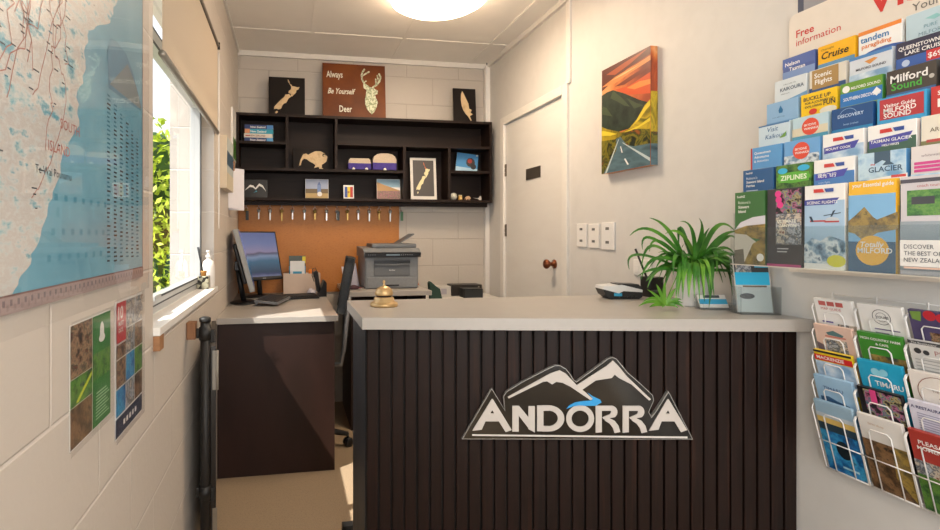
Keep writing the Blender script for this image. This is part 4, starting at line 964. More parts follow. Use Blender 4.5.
b = MB(FP); b.prism(G1([(116, 339), (890, 347), (890, 353), (116, 344)]), z0, z1, col('d5d0ca', .4)); b.build('underline', T, W=W)
def arc(cx, cy, rx, ry, a0, a1, n=10): return [(cx+rx*math.cos(math.radians(a0+(a1-a0)*i/n)), cy-ry*math.sin(math.radians(a0+(a1-a0)*i/n))) for i in range(n+1)]
def letter(polys, name='letter'):
    b = MB(FP)
    for i_, P in enumerate(polys): b.prism(G1(P), z0, z1+.00012*i_, fm)
    b.build(name, T, W=W)
def bigA(x, apx, xr, y0=212, yb=326):
    # two legs and a bar round a small triangular eye
    return [[(x, yb), (apx-2, y0), (apx+2, y0), (apx, y0+40), (apx-18, y0+66), (x+34, yb-4)], [(apx-2, y0), (apx+2, y0), (xr, yb-3), (xr-22, yb+5), (apx+22, y0+78), (apx, y0+40)], [(apx-12, y0+52), (apx+8, y0+52), (apx+26, y0+80), (apx-26, y0+80)]]
letter(bigA(116, 188, 258))
letter([[(260, 236), (283, 236), (283, 329), (260, 329)], [(260, 236), (284, 236), (341, 305), (341, 332), (322, 322), (276, 262)], [(318, 237), (341, 237), (341, 330), (318, 320)]])
letter([[(349, 235), (372, 235), (372, 328), (349, 328)], arc(390, 281.5, 57, 47, 90, -90, 16)+arc(390, 281.5, 34, 28, -90, 90, 16), [(368, 234.5), (391, 234.5), (391, 254), (368, 254)], [(368, 309), (391, 309), (391, 328.5), (368, 328.5)]])
letter([arc(504, 282, 50, 48, 0, 180, 18)+arc(504, 282, 31, 29, 180, 0, 18), arc(504, 282, 50, 48, 180, 360, 18)+arc(504, 282, 31, 29, 360, 180, 18)])
def bigR(x, dy=0):
    return [[(x, 236), (x+22, 236), (x+22, 331+dy), (x, 333+dy)], [(x+14, 236), (x+60, 236), (x+60, 254), (x+14, 254)],
            arc(x+58, 258, 20, 22, 90, -60, 8)+[(x+28, 284), (x+24, 278), (x+52, 266), (x+56, 258), (x+54, 254)],
            [(x+28, 278), (x+48, 280), (x+68, 290), (x+82, 308), (x+88, 330+dy), (x+68, 334+dy), (x+62, 316), (x+50, 300), (x+34, 290)]]
letter(bigR(560)); letter(bigR(657))
letter(bigA(752, 820, 889))

# bell
T = thing('service_bell', 'brass reception bell at the left end of the counter', 'bell', at(.323, 1.735, CTZ))
brass = ramp_mat('brushed_brass', ['bd9a68', 'd2b484'], (8, 8, 120), .38, metal=.65, bump=.03)
b = MB(); b.lathe([(.046, 0), (.048, .003), (.048, .010), (.044, .014), (.036, .018), (.034, .03), (.030, .033), (0, .033)], brass, n=40); b.build('base', T)
b = MB(); b.lathe([(.026, .032), (.026, .040)], col('2a1c12', .6), n=24); b.build('collar', T)
b = MB(); b.lathe([(.030, .0385), (.032, .041), (.0305, .050), (.025, .060), (.015, .067), (.006, .070), (0, .0705)], brass, n=40); b.build('dome', T)
b = MB(); b.lathe([(.007, .069), (.004, .073), (.003, .078), (.005, .083), (.0035, .088), (0, .089)], brass, n=16); b.build('plunger', T)

# card terminal
T = thing('card_terminal', 'white and black card payment terminal lying on the counter', 'card reader', at(1.262, 1.80, CTZ, math.radians(-9)) @ Matrix.Scale(.86, 4))
tw = col('dcdcda', .3); tb = col('1f2123', .35)
Pn = frame((0, .04, 0), (1, 0, 0), (0, 0, 1), (0, -1, 0))
b = MB(Pn); b.prism([(-.055, 0), (.07, 0), (.085, .010), (.085, .030), (-.09, .044), (-.078, .018)], 0, .08, tb); b.build('lower_case', T)
b = MB(Pn); b.prism([(-.090, .0445), (-.02, .026), (.0, .036), (.085, .031), (.085, .042), (-.005, .064), (-.088, .058)], -.001, .081, tw); b.build('upper_case', T)
b = MB(Pn); b.prism([(-.022, .0642), (.078, .0445), (.085, .05), (.07, .066), (-.022, .068)], .004, .076, tb); b.build('screen_hood', T)
b = MB(frame((0, -.041, 0), (1, 0, 0), (0, 0, 1), (0, -1, 0))); b.rect(-.042, .014, -.006, .027, col('3aa0c8', .35)); b.build('brand_strip', T)
b = MB(); 
for i in range(5): b.box(-.02+.018*i, -.009+.018*i, -.046, -.0405, .006, .014, blk)
b.build('vents', T)

# spider plant in white pot
potm = col('dcdad6', .35)
PX, PY = 1.385, 1.575
T = thing('spider_plant', 'spider plant with arching green leaves in a white pot', 'plant', at(PX, PY, CTZ))
b = MB(); b.lathe([(.046, 0), (.050, .004), (.062, .115), (.065, .118), (.065, .125), (.058, .125), (.056, .10)], potm, n=32); b.lathe([(.0565, .10), (0, .10)], col('2d2118', .9), n=24); b.build('pot', T)
lf = ramp_mat('spider_plant_leaf', ['1f4f12', '35701f', '5c922f'], (12, 12, 12), .4, detail=3, contrast=(.3, .7))
lf2 = ramp_mat('spider_plant_leaf_young', ['3f7d1d', '77a83a'], (12, 12, 12), .4, contrast=(.3, .7))
def leaf(b, p0, p1, p2, wd, m, fold=.35, n=12):
    prev = None; vs = []; fs = []
    for i in range(n+1):
        t_ = i/n; P = p0*(1-t_)**2+p1*2*t_*(1-t_)+p2*t_*t_; d = ((p1-p0)*(1-t_)+(p2-p1)*t_)
        d = d.normalized() if d.length > 1e-6 else Vector((0, 0, 1))
        toC = (EYE*0+Vector((-.4, -1, .5))).normalized()
        s_ = d.cross(toC); s_ = s_.normalized() if s_.length > 1e-3 else Vector((1, 0, 0)); nn = s_.cross(d)
        w_ = wd*(min(1, .55+t_*1.8))*(1-max(0, (t_-.45)/.55)**1.6)+.0006
        vs += [P-s_*w_, P-nn*w_*fold, P+s_*w_]
    for i in range(n):
        a = i*3; fs += [(a, a+1, a+4, a+3), (a+1, a+2, a+5, a+4)]
    b.add(vs, fs, m, True)
def pp(cx, cy, dz=0.0, scale=5.047, ox=590, oy=210):
    d = ray(ox+cx/scale, oy+cy/scale); t_ = (PY+dz)/d.y; P = EYE+d*t_
    return P
base = Vector((PX, PY, CTZ+.11))
LV = [((420, 100), (300, 40), .0075), ((330, 70), (200, 130), .006), ((285, 100), (265, 200), .005), ((215, 190), (198, 300), .004), ((445, 30), (450, 200), .0065), ((580, 130), (550, 40), .007), ((530, 90), (455, 58), .006), ((620, 50), (730, 105), .0065), ((640, 130), (745, 110), .007), ((650, 170), (745, 222), .006), ((690, 110), (740, 165), .0055), ((800, 200), (860, 405), .007), ((745, 220), (780, 375), .006), ((670, 170), (720, 432), .0075), ((625, 190), (600, 492), .009), ((485, 150), (468, 452), .008), ((565, 200), (572, 445), .008), ((425, 240), (372, 412), .0075), ((330, 200), (258, 352), .0055), ((350, 280), (240, 335), .005), ((365, 250), (290, 392), .0065), ((315, 130), (260, 292), .005), ((625, 160), (640, 322), .007), ((700, 230), (770, 335), .0065), ((515, 220), (530, 402), .006), ((690, 290), (745, 345), .005), ((400, 200), (330, 300), .006), ((560, 170), (660, 90), .006), ((470, 100), (380, 120), .006), ((640, 230), (740, 300), .006), ((600, 220), (690, 280), .006), ((430, 180), (420, 330), .006), ((660, 200), (760, 250), .0055), ((340, 120), (300, 210), .0045)]
b = MB(); rr = random.Random(11)
for c_, t_, wd in LV:
    dz = rr.uniform(-.13, .04) if t_[0] < 690 else rr.uniform(-.17, -.12) if t_[0] > 760 else rr.uniform(-.15, -.08); q1 = pp(*c_, dz*.6); q2 = pp(*t_, dz); q1 = q1*1.45-(base+q2)*.225
    for q in (q1, q2): q.x = min(q.x, XR-.02)
    q2.z = max(q2.z, CTZ+.004)
    leaf(b, base+Vector((rr.uniform(-.025, .025), rr.uniform(-.025, .025), -.005)), q1, q2, wd*1.1, lf if rr.random() < .8 else lf2)
for k in range(14):
    tx = 430+200*rr.random(); q2 = pp(tx, 380+90*rr.random(), -.13); q1 = pp(510+(tx-510)*.75, 190+50*rr.random(), -.09); q1 = q1*1.3-(base+q2)*.15; q2.z = max(q2.z, CTZ+.006)
    leaf(b, base+Vector((rr.uniform(-.02, .02), rr.uniform(-.03, 0), -.005)), q1, q2, rr.uniform(.006, .008), lf if k % 3 else lf2)
for k in range(34):
    a = rr.uniform(0, 2*PI); r_ = rr.uniform(.08, .19); hgt = rr.uniform(.06, .16)
    e_ = base+Vector((r_*math.cos(a), r_*math.sin(a), rr.uniform(-.06, .09))); m_ = base+Vector((.5*r_*math.cos(a), .5*r_*math.sin(a), hgt))
    e_.x = min(e_.x, XR-.015); m_.x = min(m_.x, XR-.02); e_.z = max(e_.z, CTZ+.004)
    leaf(b, base+Vector((rr.uniform(-.02, .02), rr.uniform(-.02, .02), -.005)), m_, e_, rr.uniform(.004, .006), lf)
b.build('foliage', T, W=T.matrix_world)
b = MB(); q = pp(380, 485, -.06); q.z = CTZ+.012
b.tube([base, pp(440, 330, -.06), pp(400, 420, -.06), q], .0018, lf2, 6); b.build('runner', T, W=T.matrix_world)
b = MB()
for c_, t_ in (((310, 440), (245, 486)), ((330, 420), (270, 462)), ((440, 450), (472, 492)), ((350, 400), (335, 375)), ((340, 430), (290, 402)), ((410, 420), (432, 395)), ((430, 440), (462, 452)), ((375, 520), (365, 492)), ((420, 480), (445, 495)), ((370, 400), (380, 360)), ((330, 470), (300, 490)), ((400, 440), (470, 470))):
    q1 = pp(*c_, -.07); q2 = pp(*t_, -.08); q1.z = max(q1.z, CTZ+.02); q2.z = max(q2.z, CTZ+.004); leaf(b, q, q1, q2, .005, lf2)
b.build('plantlet', T, W=T.matrix_world)
# router box and socket behind the plant
b = MB(); b.box(1.39, 1.45, 1.79, 1.85, CTZ+.0005, CTZ+.08, blk, .004); b.box(1.392, 1.42, 1.786, 1.79, CTZ+.02, CTZ+.03, col('4a4c50', .4)); b.tube([(1.40, 1.82, CTZ+.07), (1.355, 1.83, CTZ+.19)], .004, blk, 6); solo('antenna_box', 'small black box with an aerial behind the spider plant', 'router', b, at(1.42, 1.82, CTZ))
T = thing('power_socket', 'white wall socket low on the wall behind the plant', 'socket', fR((XR, 1.97, 1.07)))
b = MB(); b.box(-.055, .055, -.035, .035, 0, .009, white2, .003); b.build('face_plate', T)
for s_ in (-1, 1):
    b = MB(); b.box(s_*.028-.012, s_*.028+.012, -.02, .008, .0092, .012, wht, .001); b.build('outlet', T)
# three switch plates
for i, (x0, x1, y0, y1, lab) in enumerate(((578, 587.5, 224, 247, 'white wall plate nearest the door, leftmost of three'), (590, 600.3, 224, 248, 'middle white wall plate of the three beside the door'), (603, 615.5, 222.5, 250, 'larger white wall plate, rightmost of three beside the door'))):
    a = onX(x0, y0, XR); c_ = onX(x1, y1, XR); 
    T = thing('switch_plate', lab, 'switch', fR((XR, a.y, c_.z)), 'wall plates beside the door'); w_, h_ = a.y-c_.y, a.z-c_.z
    b = MB(); b.box(0, w_, 0, h_, 0, .008, white2, .002); b.build('face_plate', T)
    for v_ in (.22, .72):
        b = MB(); b.box(w_*.35, w_*.62, h_*v_, h_*(v_+.1), .008, .010, col('6b6a68', .5), .0005); b.build('switch_rocker', T)
    if i == 2:
        b = MB(); b.box(w_*.14, w_*.86, h_*.08, h_*.92, .008, .0088, wht); b.build('inner_plate', T)
# card holder with blue cards
clr = clear_mat('clear_acrylic', 'f6f8f8', fog=.03)
p = onZ(708, 306, CTZ)
T = thing('business_card_holder', 'clear tabletop card holder in front of the plant pot', 'card holder', at(1.385, 1.475, CTZ, math.radians(-12)))
b = MB(); b.box(-.05, .05, -.02, .03, 0, .002, clr); b.box(-.05, .05, -.022, -.020, 0, .018, clr)
b.T = Matrix.Translation((0, .012, .002)) @ Matrix.Rotation(math.radians(-30), 4, 'X'); b.box(-.05, .05, 0, .002, 0, .05, clr); b.T = Matrix(); b.box(-.052, -.05, -.022, .03, 0, .022, clr); b.box(.05, .052, -.022, .03, 0, .022, clr); b.build('tray', T)
Mc = at(1.385, 1.475, CTZ, math.radians(-12)) @ Matrix.Translation((-.045, .008, .0025)) @ Matrix.Rotation(math.radians(-30), 4, 'X') @ frame((0, 0, 0), (1, 0, 0), (0, 0, 1), (0, -1, 0))
b = MB(); b.box(0, .09, 0, .046, 0, .006, wht); b.T = Matrix.Translation((0, 0, .006)); b.rect(0, .012, .09, .03, col('3fa3cc', .4)); b.rect(.02, .034, .07, .044, ink); o = b.build('business_cards', None, Mc); tag(o, 'stack of blue and white business cards in the clear holder', 'cards')
# acrylic brochure stand with blue brochure
T = thing('brochure_stand', 'clear leaning tabletop leaflet stand at the right end of the counter', 'leaflet holder', at(1.434, 1.378, CTZ, math.radians(-16)))
b = MB(); b.box(-.058, .058, -.03, .045, 0, .003, clr); b.box(-.058, .058, -.032, -.029, 0, .085, clr); b.box(-.058, -.055, -.03, .02, 0, .085, clr); b.box(.055, .058, -.03, .02, 0, .085, clr)
b.T = Matrix.Translation((0, .0, .003)) @ Matrix.Rotation(math.radians(-10), 4, 'X'); b.box(-.058, .058, 0, .003, 0, .19, clr); b.T = Matrix(); b.T = Matrix.Translation((.05, .0, .003)) @ Matrix.Rotation(math.radians(-10), 4, 'X'); b.box(0, .008, 0, .02, 0, .185, col('b9b2a6', .5)); b.build('stand', T)
Mc = at(1.434, 1.378, CTZ, math.radians(-16)) @ Matrix.Translation((-.052, -.002, .0035)) @ Matrix.Rotation(math.radians(-10), 4, 'X') @ frame((0, 0, 0), (1, 0, 0), (0, 0, 1), (0, -1, 0))
b = MB(); b.box(0, .10, 0, .178, 0, .006, wht); b.T = Matrix.Translation((0, 0, .006)); b.rect(0, .10, .10, .178, col('22282c', .4)); b.rect(.06, .14, .10, .174, col('27a5cc', .4)); b.rect(0, .085, .10, .125, col('1fb0dc', .35)); b.rect(.004, .125, .05, .175, ph_city); b.rect(0, .0, .10, .085, col('b9c2c0', .4)); b.disc(.03, .05, .022, col('3c4246', .4), ry=.009); b.rect(.02, .078, .09, .083, col('6a5a48', .5))
b.text('GO', .065, .15, .012, wht, True); o = b.build('tour_brochure', None, Mc); tag(o, 'blue and black leaflet standing in the clear counter stand', 'brochure')

# ------------------------------------------------------------------ road picture on the right wall
a = onX(602, 71, XR-.033); c_ = onX(650.7, 164.8, XR-.033)
T = thing('canvas_painting', 'tall canvas of a road through yellow hills under an orange sky', 'painting', fR((XR-.033, a.y, c_.z)))
w_, h_ = a.y-c_.y, a.z-c_.z
sky_o = ramp_mat('painted_sunset_sky', ['7a3420', 'b0502a', 'd87f42', 'e2a066', 'a5502c'], (3, 4, 15), .4, detail=6, dist=.35, contrast=(.34, .66), coat=.2)
hill_d = ramp_mat('painted_dark_hill', ['1c2620', '2f3d30', '151c1a'], (14, 14, 14), .4, detail=5, coat=.2)
hill_y = ramp_mat('painted_yellow_hill', ['3a4212', '9c861a', 'c4a828', '5d5c18'], (8, 8, 30), .4, detail=5, dist=1.0, coat=.2, contrast=(.35, .65))
field = ramp_mat('painted_valley', ['1b2414', '7d7420', '2c3a18', '94521e'], (14, 14, 50), .4, detail=5, dist=1, coat=.2, contrast=(.38, .62))
roadm = ramp_mat('painted_road', ['3d5560', '59747c', '2c4048'], (6, 22, 6), .4, coat=.2)
b = MB(); b.box(0, w_, 0, h_, -.032, 0, sky_o, .001)
R_ = lambda P: [(p[0]*w_, p[1]*h_) for p in P]
for dz_ in (0,):
    for pts, c__ in (([(0, 1), (1, 1), (1, .93), (.55, .90), (.2, .84), (0, .80)], '5f2b1c'), ([(.1, .94), (.5, .97), (.95, .99), (.6, .93), (.3, .90)], 'a84f28'), ([(.0, .84), (.3, .88), (.7, .90), (1, .92), (1, .88), (.6, .85), (.3, .82)], 'd98a4c'), ([(.2, .86), (.5, .88), (.8, .885), (.5, .865)], 'f0bf80'), ([(.3, .79), (.6, .82), (.9, .84), (1, .83), (.8, .80), (.5, .77)], '7c3a26'), ([(.3, .76), (.6, .74), (1, .78), (1, .60), (.6, .66)], 'cf5426'), ([(.55, .73), (.8, .74), (1, .72), (1, .68), (.7, .69)], 'e88a3e')): b.ink(R_(pts), col('#'+c__, .4, coat=.2))
    b.ink(R_([(0, .76), (.12, .77), (.26, .765), (.5, .69), (.8, .58), (1, .52), (1, .36), (0, .36)]), hill_d)
    b.ink(R_([(1, .55), (.9, .52), (.75, .42), (.6, .36), (.45, .345), (.3, .38), (.12, .42), (0, .46), (0, .22), (1, .22)]), hill_y)
    for pts in ([(.26, .76), (.45, .66), (.62, .55), (.5, .58), (.36, .64), (.2, .70)], [(0, .66), (.12, .62), (.25, .52), (.12, .55), (0, .58)], [(.55, .64), (.75, .56), (.88, .52), (.7, .52)]): b.ink(R_(pts), col('#44523a', .4, coat=.2))
    for pts in ([(1, .55), (.88, .50), (.74, .41), (.66, .37), (.8, .41), (.92, .47), (1, .50)], [(.45, .345), (.62, .345), (.8, .36), (1, .40), (1, .37), (.7, .33)], [(0, .42), (.15, .39), (.35, .345), (.2, .345), (0, .37)]): b.ink(R_(pts), col('#e0c93a', .4, coat=.2))
    b.ink(R_([(0, .32), (.3, .30), (.5, .33), (.7, .34), (1, .30), (1, 0), (0, 0)]), field)
    b.ink(R_([(.33, .30), (.42, .31), (.55, .22), (.70, .19), (1, .18), (1, 0), (.04, 0), (.2, .1), (.34, .2)]), roadm)
    b.ink(R_([(.38, .29), (.395, .29), (.12, 0), (.08, 0)]), col('b9c6c6', .4)); b.ink(R_([(.46, .25), (.475, .25), (1.0, .06), (1.0, .03)]), col('b9c6c6', .4))
    b.ink(R_([(.42, .22), (.435, .22), (.47, .16), (.45, .16)]), wht); b.ink(R_([(.5, .10), (.53, .10), (.60, .04), (.565, .04)]), wht)
# wrapped near side
b.T = frame((w_, 0, 0), (0, 0, -1), (0, 1, 0), (1, 0, 0)); b.k = 1
b.rect(0, 0, .032, h_*.18, roadm); b.rect(0, h_*.18, .032, h_*.28, field); b.rect(0, h_*.28, .032, h_*.62, hill_y)
b.build('canvas', T)
# ------------------------------------------------------------------ big brochure rack on the right wall
RY0 = 1.325                        # left end of the rack
T = thing('brochure_rack', 'large tiered white brochure rack with red lettering on the right wall', 'rack', fR((XR, RY0, 1.10)))
W = T.matrix_world
NC = 5; PITCH = .1045
RY1 = RY0-NC*PITCH-.004
rackw = col('ddd3c6', .45)
tierP = [1.474, 1.445, 1.417, 1.389, 1.362, 1.335, 1.307]; tierZ = [1.741, 1.672, 1.603, 1.536, 1.470, 1.403, 1.337]
hp = [onX(789, 17, 1.488), onX(789, 62, 1.488)]
zhd = hp[0].z
b = MB(fR((1.488, hp[0].y, 0)))
w_ = hp[0].y-RY1; r_ = .02
b.prism([(0, 1.10), (w_, 1.10), (w_, zhd-r_)]+[(w_-r_+r_*math.cos(a*PI/12), zhd-r_+r_*math.sin(a*PI/12)) for a in range(7)]+[(r_-r_*math.sin(a*PI/12), zhd-r_+r_*math.cos(a*PI/12)) for a in range(7)], -.006, 0, rackw); b.build('back_panel', T, W=W)
redt = col('c8322e', .4); gry = col('6a655f', .4)
b = MB(fR((1.488, hp[0].y, 0)))
def hx_(px, py): p = onX(px, py, 1.487); return hp[0].y-p.y, p.z
x, y = hx_(796, 38); b.text('Free', x, y, .021, redt, True)
x, y = hx_(796, 46.5); b.text('information', x, y, .019, redt, False, maxw=.155)
x, y = hx_(873, 14); b.text('Visitor', x-.014, y, .070, redt, True)
x, y = hx_(914, 12); b.text('Your', x-.004, y+.002, .019, gry)
b.build('header_lettering', T, W=W)
acr = clear_mat('rack_acrylic', 'f2f5f5', fog=.02)
for r in range(7):
    z = tierZ[r]-.2125
    b = MB(); x0 = tierP[r]-.003; x1 = (tierP[r-1]-.004) if r else 1.488-.007
    b.box(x0, x1, RY1, RY0, z-.002, z-.0002, rackw); 
    if r: pass
    b.build('tier_shelf', T, W=W)
    b = MB()
    for k in range(NC+1):
        y = RY0-k*PITCH; b.box(x0+.003, x1, y-.0012, y+.0012, z, z+.150, acr)
    b.build('pocket_divider', T, W=W)
b = MB(); b.box(tierP[6]-.012, tierP[6]-.0095, RY1, RY0, tierZ[6]-.2145, tierZ[6]-.105, acr); b.box(tierP[6]-.012, tierP[6]-.003, RY1, RY0, tierZ[6]-.2145, tierZ[6]-.2122, rackw); b.build('front_guard', T, W=W)
# sign holder clipped on the front guard
q0 = onX(899.5, 240, tierP[6]-.016); q1 = onX(899.5, 266, tierP[6]-.016)
T = thing('shelf_sign', 'white DISCOVER THE BEST OF NEW ZEALAND sign on the front of the rack', 'sign', fR((tierP[6]-.0125, q0.y, q1.z)))
b = MB(); sh_ = q0.z-q1.z; b.box(0, .20, 0, sh_, 0, .003, wht, .001); b.T = Matrix.Translation((0, 0, .003))
b.text('DISCOVER', .008, sh_-.018, .0090, ink, wd=.86); b.text('THE BEST OF', .008, sh_-.032, .0090, ink, wd=.86); b.text('NEW ZEALAND', .008, sh_-.046, .0090, ink, wd=.86)
b.rect(.008, sh_-.060, .12, sh_-.056, col('d8b8a8', .5)); b.build('panel', T)
# dark blue poster above
q0 = onX(798, 12, 1.494)
b = MB(); b.box(1.4935, 1.4965, RY1+.06, q0.y, zhd-.03, 2.12, col('2c3a55', .4)); b.T = fR((1.4935, q0.y, 0)); b.rect(.018, zhd-.02, .4, 2.08, col('8c8d92', .4)); b.rect(.03, 1.93, .3, 1.96, wht)
solo('notice_poster', 'dark blue bordered poster above the brochure rack', 'poster', b, fR((1.4965, q0.y, zhd)))

# ---- brochures: 99 x 210 mm, drawn in millimetres from the top left corner
def K(h, r=.33): return col('#'+h, r, coat=.2)
sea_ph = ramp_mat('photo_sea_sky', ['9fc3dc', 'c3dbe8', '6fa3cc'], (20, 20, 30), .33, contrast=(.35, .65), coat=.2)
mtn_ph = ramp_mat('photo_mountain', ['31506b', '7f9db5', 'dfe6ea', '46627c'], (30, 30, 40), .33, detail=6, contrast=(.36, .62), coat=.2)
frs_ph = ramp_mat('photo_forest', ['16301a', '2f5a2c', '5f8a3a', '1b2318'], (40, 40, 60), .33, detail=8, contrast=(.3, .68), coat=.2)
rock_ph = ramp_mat('photo_golden_rock', ['4c4428', 'a58a44', '7d683a', '3c4034'], (22, 22, 60), .33, detail=9, contrast=(.36, .62), coat=.2)
mix_ph = ramp_mat('photo_bright_mix', ['15171c', '3a2430', 'b86a8a', '2a6f7c', 'b0a070', '1b1b20'], (42, 42, 60), .33, detail=4, contrast=(.38, .62), coat=.2)
snow_ph = ramp_mat('photo_snow_slope', ['e4ebf0', 'b7cde0', '7fa4c6'], (20, 20, 40), .33, detail=5, contrast=(.35, .65), coat=.2)
PH = {'sea': sea_ph, 'mtn': mtn_ph, 'frs': frs_ph, 'rock': rock_ph, 'mix': mix_ph, 'snow': snow_ph, 'city': ph_city, 'people': ph_dark, 'timber': ph_brown, 'water': ph_blue, 'grass': ph_green}
def M_(c): return PH[c] if c in PH else K(c)
def brochure(label, M, base, ops, w=99, h=210, th=.010, name='travel_brochure', group=None, cat='brochure'):
    b = MB(); b.box(0, w*.001, 0, h*.001, -th, 0, M_(base), .0006)
    Y = lambda y: (h-y)*.001
    for o in ops:
        k = o[0]
        if k == 'r': b.rect(o[1]*.001, Y(o[4]), o[3]*.001, Y(o[2]), M_(o[5]))
        elif k == 't': b.text(o[1], o[2]*.001, Y(o[3]), o[4]*.001, M_(o[5]), len(o) > 6 and 'b' in o[6], maxw=(w-o[2]-4)*.001, shear=.2 if len(o) > 6 and 'i' in o[6] else 0)
        elif k == 'c': b.disc(o[1]*.001, Y(o[2]), o[3]*.001, M_(o[4]))
        elif k == 'e': b.disc(o[1]*.001, Y(o[2]), o[3]*.001, M_(o[5]), ry=o[4]*.001)
        elif k == 'o': b.ring(o[1]*.001, Y(o[2]), o[3]*.001, o[4]*.001, M_(o[5]))
        elif k == 'p': b.ink([(x*.001, Y(y)) for x, y in o[1]], M_(o[2]))
    ob = b.build(name, None, M); return tag(ob, label, cat, group)
LOGO = lambda x, y: [('p', [(x, y), (x+22, y), (x+26, y+9), (x, y+9)], 'cf3b34'), ('p', [(x+26, y), (x+48, y), (x+48, y+9), (x+30, y+9)], '34509a')]
W_ = 'f0eeea'
